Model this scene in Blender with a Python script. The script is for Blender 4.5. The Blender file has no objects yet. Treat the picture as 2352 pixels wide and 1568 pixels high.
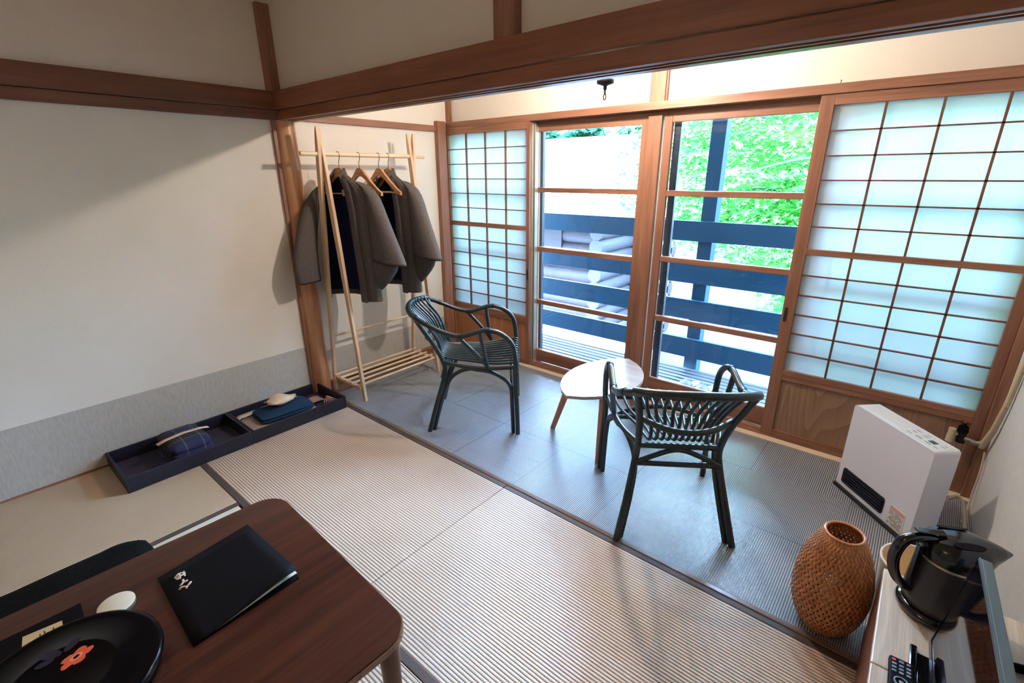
import bpy, math, random
from mathutils import Vector, Matrix
from math import sin, cos, pi, radians as RAD
random.seed(7)
S = bpy.context.scene
COL = S.collection

# ------------------------------------------------------------------ mesh helper
def spline(pts, n=6, closed=False):
    P = [Vector(p) for p in pts]; out = []
    N = len(P); rng = range(N if closed else N-1)
    for i in rng:
        if closed: a, b, c, d = P[(i-1) % N], P[i], P[(i+1) % N], P[(i+2) % N]
        else:
            a = P[max(i-1, 0)]; b = P[i]; c = P[i+1]; d = P[min(i+2, N-1)]
        for k in range(n):
            t = k/n
            out.append(0.5*((2*b)+(c-a)*t+(2*a-5*b+4*c-d)*t*t+(3*b-a-3*c+d)*t**3))
    if not closed: out.append(P[-1])
    return out

class MB:
    def __init__(s): s.v = []; s.f = []; s.sm = []; s.mi = []
    def add(s, vs, fs, smooth=False, mi=0):
        o = len(s.v); s.v += [tuple(v) for v in vs]
        for f in fs: s.f.append([o+i for i in f]); s.sm.append(smooth); s.mi.append(mi)
        return s
    def box(s, x0, x1, y0, y1, z0, z1, mi=0):
        return s.hexa([(x0,y0,z0),(x1,y0,z0),(x1,y1,z0),(x0,y1,z0),(x0,y0,z1),(x1,y0,z1),(x1,y1,z1),(x0,y1,z1)], mi)
    def hexa(s, p, mi=0):
        return s.add(p, [(0,3,2,1),(4,5,6,7),(0,1,5,4),(1,2,6,5),(2,3,7,6),(3,0,4,7)], False, mi)
    def bar(s, a, b, w, h, side=(0,0,1), mi=0, w2=None, h2=None):
        a = Vector(a); b = Vector(b); d = (b-a).normalized(); u = Vector(side).cross(d).normalized(); v = d.cross(u)
        w2 = w if w2 is None else w2; h2 = h if h2 is None else h2
        q = []
        for P, W, H in ((a, w, h), (b, w2, h2)):
            q += [P-u*W/2-v*H/2, P+u*W/2-v*H/2, P+u*W/2+v*H/2, P-u*W/2+v*H/2]
        return s.hexa(q, mi)
    def tube(s, pts, r, seg=10, closed=False, caps=True, mi=0, flat=1.0):
        P = [Vector(p) for p in pts]; N = len(P)
        R = r if isinstance(r, (list, tuple)) else [r]*N
        T = []
        for i in range(N):
            a = P[(i-1) % N] if (closed or i > 0) else P[i]; b = P[(i+1) % N] if (closed or i < N-1) else P[i]
            T.append((b-a).normalized())
        n = Vector((0,0,1)) if abs(T[0].z) < .9 else Vector((1,0,0))
        n = (n-T[0]*n.dot(T[0])).normalized(); vs = []
        for i in range(N):
            n = (n-T[i]*n.dot(T[i])).normalized(); b = T[i].cross(n)
            for k in range(seg):
                a = 2*pi*k/seg; vs.append(P[i]+(n*cos(a)*flat+b*sin(a))*R[i])
        fs = []
        for i in range(N if closed else N-1):
            j = (i+1) % N
            for k in range(seg):
                k2 = (k+1) % seg; fs.append((i*seg+k, i*seg+k2, j*seg+k2, j*seg+k))
        s.add(vs, fs, True, mi)
        if caps and not closed:
            s.add(vs[:seg], [tuple(reversed(range(seg)))], False, mi); s.add(vs[-seg:], [tuple(range(seg))], False, mi)
        return s
    def prism(s, poly, z0, z1, M=None, mi=0, smooth=False):
        n = len(poly); M = M or Matrix()
        vs = [M@Vector((x, y, z0)) for x, y in poly]+[M@Vector((x, y, z1)) for x, y in poly]
        s.add(vs, [tuple(reversed(range(n))), tuple(range(n, 2*n))], False, mi)
        s.add(vs, [(i, (i+1) % n, n+(i+1) % n, n+i) for i in range(n)], smooth, mi)
        return s
    def lathe(s, prof, c=(0,0,0), seg=32, M=None, mi=0, sx=1, sy=1, cap=True):
        M = M or Matrix(); vs = []; n = len(prof)
        for r, z in prof:
            for k in range(seg):
                a = 2*pi*k/seg; vs.append(M@Vector((c[0]+r*cos(a)*sx, c[1]+r*sin(a)*sy, c[2]+z)))
        fs = [(i*seg+k, i*seg+(k+1) % seg, (i+1)*seg+(k+1) % seg, (i+1)*seg+k) for i in range(n-1) for k in range(seg)]
        s.add(vs, fs, True, mi)
        if cap and prof[0][0] > 1e-4: s.add(vs[:seg], [tuple(reversed(range(seg)))], False, mi)
        if cap and prof[-1][0] > 1e-4: s.add(vs[-seg:], [tuple(range(seg))], False, mi)
        return s
    def loft(s, rings, closed=True, caps=False, mi=0, smooth=True):
        n = len(rings[0]); vs = [p for r in rings for p in r]; fs = []
        for i in range(len(rings)-1):
            for k in range(n if closed else n-1):
                k2 = (k+1) % n; fs.append((i*n+k, i*n+k2, (i+1)*n+k2, (i+1)*n+k))
        s.add(vs, fs, smooth, mi)
        if caps: s.add(rings[0], [tuple(reversed(range(n)))], False, mi); s.add(rings[-1], [tuple(range(n))], False, mi)
        return s
    def build(s, name, mat, parent=None, bevel=0, subsurf=0, solid=0, local=False, weld=False, bseg=2):
        off = Vector((0,0,0)); vs = [Vector(v) for v in s.v]
        if parent is not None:
            if not local:
                r = parent
                while r.parent: r = r.parent
                off = r.location.copy()
        else:
            lo = [min(v[i] for v in vs) for i in range(3)]; hi = [max(v[i] for v in vs) for i in range(3)]
            off = Vector(((lo[0]+hi[0])/2, (lo[1]+hi[1])/2, lo[2]))
        me = bpy.data.meshes.new(name)
        me.from_pydata([tuple(v-off) for v in vs], [], s.f)
        me.polygons.foreach_set('use_smooth', s.sm)
        me.polygons.foreach_set('material_index', s.mi)
        for m in (mat if isinstance(mat, (list, tuple)) else [mat]): me.materials.append(m)
        if weld or subsurf:
            import bmesh
            bm = bmesh.new(); bm.from_mesh(me); bmesh.ops.remove_doubles(bm, verts=bm.verts, dist=1e-5)
            bmesh.ops.recalc_face_normals(bm, faces=bm.faces); bm.to_mesh(me); bm.free()
        me.update()
        o = bpy.data.objects.new(name, me); COL.objects.link(o)
        if parent is not None: o.parent = parent
        else: o.location = off
        if solid:
            m = o.modifiers.new('s', 'SOLIDIFY'); m.thickness = solid; m.offset = 0
        if bevel:
            m = o.modifiers.new('b', 'BEVEL'); m.width = bevel; m.segments = bseg; m.limit_method = 'ANGLE'; m.angle_limit = RAD(40)
        if subsurf:
            m = o.modifiers.new('u', 'SUBSURF'); m.levels = subsurf; m.render_levels = subsurf
        return o

def tag(o, label, cat, group=None, kind=None):
    o['label'] = label; o['category'] = cat
    if group: o['group'] = group
    if kind: o['kind'] = kind
    return o
def thing(name, loc, label, cat, group=None):
    o = bpy.data.objects.new(name, None); COL.objects.link(o); o.location = loc; o.empty_display_size = .05
    return tag(o, label, cat, group)
def struct(o): o['kind'] = 'structure'; return o
def copy_tree(o, parent=None):
    c = o.copy(); COL.objects.link(c)
    if parent: c.parent = parent
    for ch in o.children: copy_tree(ch, c)
    return c

# ------------------------------------------------------------------ materials
def srgb(r, g, b):
    f = lambda c: ((c/255+.055)/1.055)**2.4 if c > 10 else c/255/12.92
    return (f(r), f(g), f(b), 1)
def nodes(name):
    m = bpy.data.materials.new(name); m.use_nodes = True; nt = m.node_tree
    return m, nt, nt.nodes['Principled BSDF']
def N(nt, t, **k):
    n = nt.nodes.new(t)
    for a, v in k.items():
        if a.startswith('i_'): n.inputs[a[2:].replace('_', ' ')].default_value = v
        else: setattr(n, a, v)
    return n
def coords(nt, scale=(1,1,1), kind='Object'):
    tc = N(nt, 'ShaderNodeTexCoord'); mp = N(nt, 'ShaderNodeMapping'); mp.inputs['Scale'].default_value = scale
    nt.links.new(tc.outputs[kind], mp.inputs['Vector']); return mp.outputs['Vector']
def mixc(nt, fac, a, b, mode='MIX'):
    n = N(nt, 'ShaderNodeMix', data_type='RGBA', blend_type=mode)
    for i, x in ((0, fac), (6, a), (7, b)):
        if hasattr(x, 'links'): nt.links.new(x, n.inputs[i])
        else: n.inputs[i].default_value = x
    return n.outputs[2]
def math_(nt, op, a, b=None):
    n = N(nt, 'ShaderNodeMath', operation=op)
    for i, x in enumerate((a, b)):
        if x is None: continue
        if hasattr(x, 'links'): nt.links.new(x, n.inputs[i])
        else: n.inputs[i].default_value = x
    return n.outputs[0]
def bump(nt, h, p, strength=.2, dist=.01):
    b = N(nt, 'ShaderNodeBump'); b.inputs['Strength'].default_value = strength; b.inputs['Distance'].default_value = dist
    nt.links.new(h, b.inputs['Height']); nt.links.new(b.outputs['Normal'], p.inputs['Normal'])
def ramp(nt, fac, stops):
    r = N(nt, 'ShaderNodeValToRGB'); nt.links.new(fac, r.inputs[0])
    e = r.color_ramp.elements
    while len(e) < len(stops): e.new(.5)
    for el, (p, c) in zip(e, stops): el.position = p; el.color = c
    return r.outputs[0]
def plain(name, col, rough=.5, var=.08, scale=20, bmp=0, metal=0, spec=.5, coat=0):
    m, nt, p = nodes(name)
    n = N(nt, 'ShaderNodeTexNoise'); n.inputs['Scale'].default_value = scale; n.inputs['Detail'].default_value = 4
    nt.links.new(coords(nt), n.inputs['Vector'])
    a = tuple(c*(1-var) for c in col[:3])+(1,); b = tuple(min(1, c*(1+var)) for c in col[:3])+(1,)
    nt.links.new(mixc(nt, n.outputs[0], a, b), p.inputs['Base Color'])
    p.inputs['Roughness'].default_value = rough; p.inputs['Metallic'].default_value = metal
    p.inputs['Specular IOR Level'].default_value = spec; p.inputs['Coat Weight'].default_value = coat
    if bmp: bump(nt, n.outputs[0], p, bmp, .003)
    return m
def wood(name, c1, c2, axis=0, rough=.45, scale=1.0, coat=0, spec=.4, contrast=.5):
    m, nt, p = nodes(name)
    sc = [14*scale]*3; sc[axis] = 1.1*scale
    v = coords(nt, sc)
    n = N(nt, 'ShaderNodeTexNoise'); n.inputs['Scale'].default_value = 1.6; n.inputs['Detail'].default_value = 6; n.inputs['Distortion'].default_value = .6
    nt.links.new(v, n.inputs['Vector'])
    sc2 = [150*scale]*3; sc2[axis] = 3*scale
    v2 = coords(nt, sc2)
    n2 = N(nt, 'ShaderNodeTexNoise'); n2.inputs['Scale'].default_value = 1.5; n2.inputs['Detail'].default_value = 3
    nt.links.new(v2, n2.inputs['Vector'])
    f = math_(nt, 'ADD', math_(nt, 'MULTIPLY', n.outputs[0], .7), math_(nt, 'MULTIPLY', n2.outputs[0], .3))
    lo = .5-contrast*.35; hi = .5+contrast*.35
    nt.links.new(ramp(nt, f, [(lo, c1), (hi, c2)]), p.inputs['Base Color'])
    p.inputs['Roughness'].default_value = rough; p.inputs['Coat Weight'].default_value = coat; p.inputs['Specular IOR Level'].default_value = spec
    bump(nt, n2.outputs[0], p, .08, .002)
    return m
def figured(name, c1, c2, freq=7.0):          # flat-sawn panel with cathedral grain, grain along Z
    m, nt, p = nodes(name)
    v = coords(nt, (freq*1.2, freq*1.2, .12*freq))
    w = N(nt, 'ShaderNodeTexNoise'); w.inputs['Scale'].default_value = .42; w.inputs['Detail'].default_value = 1.0
    nt.links.new(v, w.inputs['Vector'])
    s_ = math_(nt, 'FRACT', math_(nt, 'MULTIPLY', w.outputs[0], 30.0))
    v2 = coords(nt, (160, 160, 4)); n2 = N(nt, 'ShaderNodeTexNoise'); n2.inputs['Scale'].default_value = 1.4
    nt.links.new(v2, n2.inputs['Vector'])
    f = math_(nt, 'ADD', math_(nt, 'MULTIPLY', s_, .38), math_(nt, 'MULTIPLY', n2.outputs[0], .62))
    nt.links.new(ramp(nt, f, [(.2, c1), (.75, c2)]), p.inputs['Base Color']); p.inputs['Roughness'].default_value = .5
    return m
def plaster(name, col, var=.05):
    m, nt, p = nodes(name)
    n = N(nt, 'ShaderNodeTexNoise'); n.inputs['Scale'].default_value = 3; n.inputs['Detail'].default_value = 6; nt.links.new(coords(nt), n.inputs['Vector'])
    n2 = N(nt, 'ShaderNodeTexNoise'); n2.inputs['Scale'].default_value = 260; n2.inputs['Detail'].default_value = 3; nt.links.new(coords(nt), n2.inputs['Vector'])
    f = math_(nt, 'ADD', math_(nt, 'MULTIPLY', n.outputs[0], .5), math_(nt, 'MULTIPLY', n2.outputs[0], .5))
    a = tuple(c*(1-var) for c in col[:3])+(1,); b = tuple(min(1, c*(1+var)) for c in col[:3])+(1,)
    nt.links.new(ramp(nt, f, [(.35, a), (.65, b)]), p.inputs['Base Color']); p.inputs['Roughness'].default_value = .9; p.inputs['Specular IOR Level'].default_value = .2
    bump(nt, n2.outputs[0], p, .15, .002); return m
def wave(nt, vec_axis_out, period):
    return math_(nt, 'ADD', math_(nt, 'MULTIPLY', math_(nt, 'SINE', math_(nt, 'MULTIPLY', vec_axis_out, 2*pi/period)), .5), .5)
def sep(nt, kind='Object'):
    tc = N(nt, 'ShaderNodeTexCoord'); sx = N(nt, 'ShaderNodeSeparateXYZ'); nt.links.new(tc.outputs[kind], sx.inputs[0]); return sx.outputs
def fabric_wall(name, c1, c2, per=.004):
    m, nt, p = nodes(name); o = sep(nt)
    a = math_(nt, 'ADD', o[0], o[1])
    f = math_(nt, 'MULTIPLY', wave(nt, math_(nt, 'ADD', a, math_(nt, 'MULTIPLY', o[2], .35)), per), wave(nt, o[2], per))
    n = N(nt, 'ShaderNodeTexNoise'); n.inputs['Scale'].default_value = 40; nt.links.new(coords(nt, (3, 3, .6)), n.inputs['Vector'])
    f2 = math_(nt, 'ADD', math_(nt, 'MULTIPLY', f, .6), math_(nt, 'MULTIPLY', n.outputs[0], .5))
    nt.links.new(ramp(nt, f2, [(.1, c1), (.8, c2)]), p.inputs['Base Color']); p.inputs['Roughness'].default_value = .85; p.inputs['Specular IOR Level'].default_value = .25
    return m
def tatami_mat(name, axis, c1, c2, per=.0125):
    m, nt, p = nodes(name); o = sep(nt)
    w2 = math_(nt, 'POWER', math_(nt, 'ABSOLUTE', math_(nt, 'SINE', math_(nt, 'MULTIPLY', o[axis], pi/per))), .55)
    n = N(nt, 'ShaderNodeTexNoise'); n.inputs['Scale'].default_value = 1; n.inputs['Detail'].default_value = 5
    sc = [60, 60, 60]; sc[1-axis] = 240; sc[axis] = 90
    nt.links.new(coords(nt, sc), n.inputs['Vector'])
    n3 = N(nt, 'ShaderNodeTexNoise'); n3.inputs['Scale'].default_value = 2.5; nt.links.new(coords(nt), n3.inputs['Vector'])
    f = math_(nt, 'MULTIPLY', w2, math_(nt, 'ADD', math_(nt, 'MULTIPLY', n.outputs[0], .35), math_(nt, 'ADD', .68, math_(nt, 'MULTIPLY', n3.outputs[0], .25))))
    nt.links.new(ramp(nt, f, [(.22, tuple(x*.45 for x in c1[:3])+(1,)), (.5, c1), (.95, c2)]), p.inputs['Base Color'])
    p.inputs['Roughness'].default_value = .38; p.inputs['Specular IOR Level'].default_value = .5
    bump(nt, w2, p, .6, .003); return m
def woven_tiles(name):
    m, nt, p = nodes(name); o = sep(nt)
    T = .45
    ix = math_(nt, 'FLOOR', math_(nt, 'DIVIDE', math_(nt, 'SUBTRACT', o[0], 2.65-1.8-T*4), T)); iy = math_(nt, 'FLOOR', math_(nt, 'DIVIDE', math_(nt, 'SUBTRACT', o[1], .06-.7), T))
    chk = math_(nt, 'PINGPONG', math_(nt, 'ADD', ix, iy), 1.0)
    per = .0088
    wx = wave(nt, o[0], per); wy = wave(nt, o[1], per)
    wx2 = wave(nt, o[0], per*.78); wy2 = wave(nt, o[1], per*.78)
    wa = math_(nt, 'MULTIPLY', wx, wy2); wb = math_(nt, 'MULTIPLY', wy, wx2)
    mx = N(nt, 'ShaderNodeMix', data_type='FLOAT'); nt.links.new(chk, mx.inputs[0]); nt.links.new(wa, mx.inputs[2]); nt.links.new(wb, mx.inputs[3])
    def streak(sc):
        n = N(nt, 'ShaderNodeTexNoise'); n.inputs['Scale'].default_value = 1; n.inputs['Detail'].default_value = 3; nt.links.new(coords(nt, sc), n.inputs['Vector']); return n.outputs[0]
    mx2 = N(nt, 'ShaderNodeMix', data_type='FLOAT'); nt.links.new(chk, mx2.inputs[0]); nt.links.new(streak((120, 6, 1)), mx2.inputs[2]); nt.links.new(streak((6, 120, 1)), mx2.inputs[3])
    f = math_(nt, 'MULTIPLY', mx.outputs[0], math_(nt, 'ADD', .45, mx2.outputs[0]))
    c = ramp(nt, f, [(.05, srgb(50, 55, 62)), (.5, srgb(206, 212, 220))])
    # joints between the tiles
    gx = math_(nt, 'LESS_THAN', math_(nt, 'ABSOLUTE', math_(nt, 'SUBTRACT', math_(nt, 'FRACT', math_(nt, 'DIVIDE', math_(nt, 'SUBTRACT', o[0], 2.65-1.8-T*4), T)), .5)), .498)
    gy = math_(nt, 'LESS_THAN', math_(nt, 'ABSOLUTE', math_(nt, 'SUBTRACT', math_(nt, 'FRACT', math_(nt, 'DIVIDE', math_(nt, 'SUBTRACT', o[1], .06-.7), T)), .5)), .498)
    c = mixc(nt, math_(nt, 'MULTIPLY', gx, gy), srgb(56, 58, 60), c)
    nt.links.new(c, p.inputs['Base Color']); p.inputs['Roughness'].default_value = .33; p.inputs['Specular IOR Level'].default_value = .6
    bump(nt, mx.outputs[0], p, .4, .0015); return m
def cloth(name, c1, c2, per=.006, rough=.95, axis2=False, diag=False):
    m, nt, p = nodes(name); o = sep(nt)
    h = math_(nt, 'ADD', o[0], math_(nt, 'MULTIPLY', o[1], .8))
    a = math_(nt, 'ADD', o[2], h) if diag else o[2]
    f = wave(nt, a, per)
    n = N(nt, 'ShaderNodeTexNoise'); n.inputs['Scale'].default_value = 90; nt.links.new(coords(nt), n.inputs['Vector'])
    f = math_(nt, 'ADD', math_(nt, 'MULTIPLY', f, .5), math_(nt, 'MULTIPLY', n.outputs[0], .5))
    nt.links.new(ramp(nt, f, [(.2, c1), (.8, c2)]), p.inputs['Base Color']); p.inputs['Roughness'].default_value = rough; p.inputs['Specular IOR Level'].default_value = .15
    return m
def paper_translucent(name, col):
    m, nt, p = nodes(name); out = nt.nodes['Material Output']
    d = N(nt, 'ShaderNodeBsdfDiffuse'); t = N(nt, 'ShaderNodeBsdfTranslucent'); mx = N(nt, 'ShaderNodeMixShader'); mx.inputs[0].default_value = .78
    n = N(nt, 'ShaderNodeTexNoise'); n.inputs['Scale'].default_value = 9; n.inputs['Detail'].default_value = 5; nt.links.new(coords(nt), n.inputs['Vector'])
    c = mixc(nt, n.outputs[0], tuple(x*.93 for x in col[:3])+(1,), col)
    nt.links.new(c, d.inputs[0]); nt.links.new(c, t.inputs[0])
    nt.links.new(d.outputs[0], mx.inputs[1]); nt.links.new(t.outputs[0], mx.inputs[2]); nt.links.new(mx.outputs[0], out.inputs[0]); nt.nodes.remove(p)
    return m
def glass_pane(name):
    m, nt, p = nodes(name); out = nt.nodes['Material Output']
    t = N(nt, 'ShaderNodeBsdfTransparent'); t.inputs[0].default_value = (.93, .97, .98, 1)
    g = N(nt, 'ShaderNodeBsdfGlossy'); g.inputs['Roughness'].default_value = .02
    fr = N(nt, 'ShaderNodeFresnel'); fr.inputs[0].default_value = 1.45
    mx = N(nt, 'ShaderNodeMixShader'); nt.links.new(fr.outputs[0], mx.inputs[0]); nt.links.new(t.outputs[0], mx.inputs[1]); nt.links.new(g.outputs[0], mx.inputs[2])
    nt.links.new(mx.outputs[0], out.inputs[0]); nt.nodes.remove(p); return m
def leafmat(name, c1, c2):
    m, nt, p = nodes(name); out = nt.nodes['Material Output']
    n = N(nt, 'ShaderNodeTexNoise'); n.inputs['Scale'].default_value = 6; n.inputs['Detail'].default_value = 3; nt.links.new(coords(nt), n.inputs['Vector'])
    c = ramp(nt, n.outputs[0], [(.35, c1), (.65, c2)])
    d = N(nt, 'ShaderNodeBsdfDiffuse'); t = N(nt, 'ShaderNodeBsdfTranslucent'); mx = N(nt, 'ShaderNodeMixShader'); mx.inputs[0].default_value = .5
    nt.links.new(c, d.inputs[0]); nt.links.new(c, t.inputs[0]); nt.links.new(d.outputs[0], mx.inputs[1]); nt.links.new(t.outputs[0], mx.inputs[2])
    nt.links.new(mx.outputs[0], out.inputs[0]); nt.nodes.remove(p); return m
def emis(name, col, st):
    m, nt, p = nodes(name); p.inputs['Emission Color'].default_value = col; p.inputs['Emission Strength'].default_value = st; return m

CED1, CED2 = srgb(112, 74, 56), srgb(158, 110, 84)
M = {}
M['wall'] = plaster('wall_plaster', srgb(226, 218, 206))
M['dado'] = fabric_wall('dado_fabric', srgb(158, 152, 144), srgb(208, 202, 192))
M['wallr'] = fabric_wall('side_wall_fabric', srgb(186, 186, 184), srgb(222, 222, 220))
M['cedx'] = wood('cedar_x', CED1, CED2, 0); M['cedy'] = wood('cedar_y', CED1, CED2, 1); M['cedz'] = wood('cedar_z', CED1, CED2, 2)
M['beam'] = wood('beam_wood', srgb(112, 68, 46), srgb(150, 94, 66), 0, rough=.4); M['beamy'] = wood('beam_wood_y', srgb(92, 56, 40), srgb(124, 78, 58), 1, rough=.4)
M['pillar'] = wood('pillar_wood', srgb(150, 92, 58), srgb(206, 158, 116), 2, rough=.3, scale=.8)
M['muntin'] = wood('muntin_wood', srgb(92, 56, 40), srgb(128, 82, 58), 2)
M['panel'] = figured('shoji_panel', srgb(126, 92, 68), srgb(160, 124, 96))
M['panel2'] = wood('shoji_panel_plain', srgb(140, 86, 54), srgb(178, 118, 78), 2)
M['paper'] = paper_translucent('washi', (.84, .86, .86, 1))
M['glass'] = glass_pane('window_glass')
M['sash'] = plain('dark_sash', srgb(34, 40, 46), .4); M['alu'] = plain('aluminium', srgb(190, 184, 172), .35, metal=.6)
M['tatx'] = tatami_mat('tatami_x', 1, srgb(150, 124, 104), srgb(216, 194, 170)); M['taty'] = tatami_mat('tatami_y', 0, srgb(160, 136, 108), srgb(206, 180, 148), per=.0125)
M['taty2'] = tatami_mat('tatami_y_pale', 0, srgb(196, 184, 160), srgb(230, 220, 198), per=.0125)  # paler straw tones than the other mats
M['heri'] = plain('tatami_border_cloth', srgb(74, 60, 52), .6, bmp=.1, scale=200)
M['sill'] = wood('threshold_wood', srgb(92, 70, 58), srgb(140, 116, 100), 0, rough=.25)
M['carpet'] = woven_tiles('woven_tiles')
M['floorwood'] = wood('veranda_floorboard', srgb(96, 70, 54), srgb(128, 98, 78), 1, rough=.35)
M['ratt'] = plain('rattan_dark_green', srgb(30, 46, 50), .28, .25, 60, spec=.6); M['rattb'] = plain('rattan_binding', srgb(22, 34, 36), .35, .3, 300)
M['pine'] = wood('pale_pine', srgb(196, 158, 120), srgb(232, 204, 170), 2, rough=.4); M['piney'] = wood('pale_pine_y', srgb(200, 166, 128), srgb(236, 212, 182), 1, rough=.4)
M['hang'] = wood('hanger_wood', srgb(168, 112, 70), srgb(206, 156, 112), 0, rough=.35, scale=2)
M['wire'] = plain('hook_wire', srgb(120, 100, 84), .3, metal=.9)
M['coat'] = cloth('coat_wool', srgb(66, 60, 60), srgb(102, 95, 90), .006, diag=True)
M['coatd'] = cloth('coat_collar', srgb(62, 55, 56), srgb(98, 90, 85), .005)
M['lining'] = cloth('coat_lining', srgb(16, 20, 44), srgb(30, 38, 72), .004)
M['label'] = plain('woven_label', srgb(214, 186, 160), .8)
M['beech'] = wood('table_beech', srgb(186, 118, 88), srgb(208, 146, 112), 2, rough=.35)
M['ttop'] = wood('side_table_top', srgb(168, 152, 142), srgb(196, 182, 172), 0, rough=.2, coat=.2)
M['boxnavy'] = plain('navy_lacquer_cloth', srgb(16, 16, 34), .55, .15, 150, bmp=.1); M['boxin'] = plain('tray_floor_cloth', srgb(44, 40, 62), .8)
M['navy'] = plain('navy_cloth', srgb(32, 52, 76), .95, .25, 120, bmp=.5, spec=.1)
M['white'] = plain('white_paper', srgb(226, 220, 210), .7, .03)
M['tan'] = plain('tan_paper', srgb(206, 176, 146), .7, .03)
M['bag'] = plain('brown_paper_bag', srgb(206, 182, 152), .6, .1, 30, bmp=.3)
M['pouch'] = plain('beige_pouch', srgb(150, 118, 108), .8)
M['walnut'] = wood('low_table_walnut', srgb(46, 20, 15), srgb(88, 46, 33), 1, rough=.3, scale=.75, coat=.15)
M['walnutz'] = wood('low_table_leg', srgb(62, 34, 26), srgb(106, 68, 50), 2, rough=.3)
M['walnutedge'] = wood('low_table_edge', srgb(90, 60, 46), srgb(140, 104, 82), 0, rough=.22, coat=.4)
M['black'] = plain('black_matte', srgb(9, 9, 15), .65, .15, 80, spec=.12); M['blackg'] = plain('black_gloss', srgb(10, 11, 16), .12, .05, coat=.5); M['lacq'] = plain('black_lacquer', srgb(8, 7, 12), .16, .05, spec=.12)
M['blackk'] = plain('kettle_black', srgb(20, 22, 28), .13, .05); M['kettlebody'] = plain('kettle_satin', srgb(40, 36, 40), .35, .1, 60)
M['ink'] = plain('pale_print', srgb(226, 206, 190), .7, .03); M['inkd'] = plain('dark_ink', srgb(60, 46, 34), .8)
M['cream'] = plain('cream_card', srgb(212, 184, 140), .7, .08, 30)
M['orange'] = plain('orange_lacquer', srgb(226, 92, 56), .35, .15, 60); M['pinkc'] = plain('pale_orange', srgb(240, 150, 120), .4); M['bluel'] = plain('dim_blue_lacquer', srgb(26, 22, 44), .4)
M['coaster'] = plain('white_stone', srgb(232, 224, 206), .5, .04, 40); M['grey'] = plain('grey_rubber', srgb(110, 112, 108), .6)
M['cushion'] = plain('black_damask', srgb(16, 17, 17), .9, .95, 60, bmp=1.0, spec=.08)
M['heat'] = plain('white_enamel', srgb(224, 226, 240), .32, .02, 5, coat=.3); M['heats'] = plain('grey_enamel', srgb(214, 216, 218), .4, .02, 5)
M['grille'] = plain('grille_black', srgb(18, 24, 30), .3); M['lcd'] = plain('lcd', srgb(20, 22, 40), .15)
M['btn'] = plain('button_grey', srgb(150, 154, 168), .5); M['redp'] = plain('red_print', srgb(206, 120, 136), .7); M['greyp'] = plain('grey_print', srgb(130, 132, 146), .7)
M['steel'] = plain('valve_steel', srgb(168, 160, 150), .3, .1, metal=.8); M['pipe'] = plain('pipe_painted', srgb(196, 182, 152), .45); M['hose'] = plain('hose', srgb(186, 170, 150), .5); M['redk'] = plain('red_knob', srgb(150, 50, 44), .4)
M['basket'] = wood('bamboo_strip', srgb(172, 106, 64), srgb(214, 148, 98), 2, rough=.28, scale=3, coat=.2)
M['binw'] = plain('bin_white', srgb(230, 226, 218), .5, .03); M['binc'] = plain('bin_cream', srgb(232, 208, 168), .6)
M['lam'] = wood('console_laminate', srgb(186, 172, 156), srgb(224, 212, 196), 1, rough=.35, scale=1.6, contrast=.35)
M['dred'] = wood('console_front', srgb(90, 52, 40), srgb(136, 88, 62), 1, rough=.35)
M['lamedge'] = plain('console_edge', srgb(222, 202, 178), .4)
M['bezel'] = plain('tv_bezel', srgb(96, 112, 118), .3, .03, metal=.4); M['screen'] = plain('tv_screen', srgb(9, 9, 14), .05, .02, spec=.7)
M['btnc'] = plain('remote_buttons', srgb(120, 150, 170), .5); M['btnr'] = plain('remote_button_red', srgb(200, 70, 80), .5)
M['iron'] = plain('lamp_iron', srgb(34, 30, 32), .35, .1, metal=.5); M['lampwood'] = plain('lamp_wood', srgb(110, 66, 56), .5)
M['bulb'] = emis('bulb_glow', (1, .86, .7, 1), 12)
M['rail'] = plain('railing_sky_haze', srgb(12, 46, 66), .6, .2, 7, spec=.15); M['deck'] = wood('deck_slat', srgb(58, 62, 68), srgb(84, 88, 96), 0, rough=.5, spec=.2)  # railing: blue sky haze mixed into the colour of near-black boards
M['log'] = wood('log_bark', srgb(24, 18, 22), srgb(40, 32, 36), 0, rough=.7, scale=.6); M['logend'] = plain('log_end', srgb(44, 44, 50), .8, .1, 4)
M['roofw'] = plain('white_roof', srgb(240, 242, 246), .6, .02); M['ground'] = plain('pale_gravel', srgb(24, 30, 38), .9, .8, 2.2)
M['bark'] = plain('maple_bark', srgb(52, 70, 74), .8, .2, 12)
M['leaf'] = leafmat('maple_leaf', srgb(48, 132, 56), srgb(110, 186, 82)); M['leafd'] = leafmat('far_leaf', srgb(16, 70, 56), srgb(60, 120, 84))
M['slip'] = plain('slipper_grey', srgb(38, 42, 60), .5, .1); M['slipin'] = plain('slipper_insole', srgb(110, 112, 126), .6)
M['nail'] = plain('nail_iron', srgb(40, 30, 26), .4)
def plaid(name):
    m, nt, p = nodes(name); o = sep(nt)
    a = math_(nt, 'LESS_THAN', math_(nt, 'FRACT', math_(nt, 'DIVIDE', o[0], .075)), .06); b = math_(nt, 'LESS_THAN', math_(nt, 'FRACT', math_(nt, 'DIVIDE', math_(nt, 'ADD', o[1], .02), .085)), .06)
    c = math_(nt, 'GREATER_THAN', math_(nt, 'FRACT', math_(nt, 'DIVIDE', o[0], .15)), .5)
    base = mixc(nt, c, srgb(28, 30, 36), srgb(26, 30, 60))
    nt.links.new(mixc(nt, math_(nt, 'MULTIPLY', math_(nt, 'ADD', a, b), .4), base, srgb(120, 116, 124)), p.inputs['Base Color']); p.inputs['Roughness'].default_value = .9; return m
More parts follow.
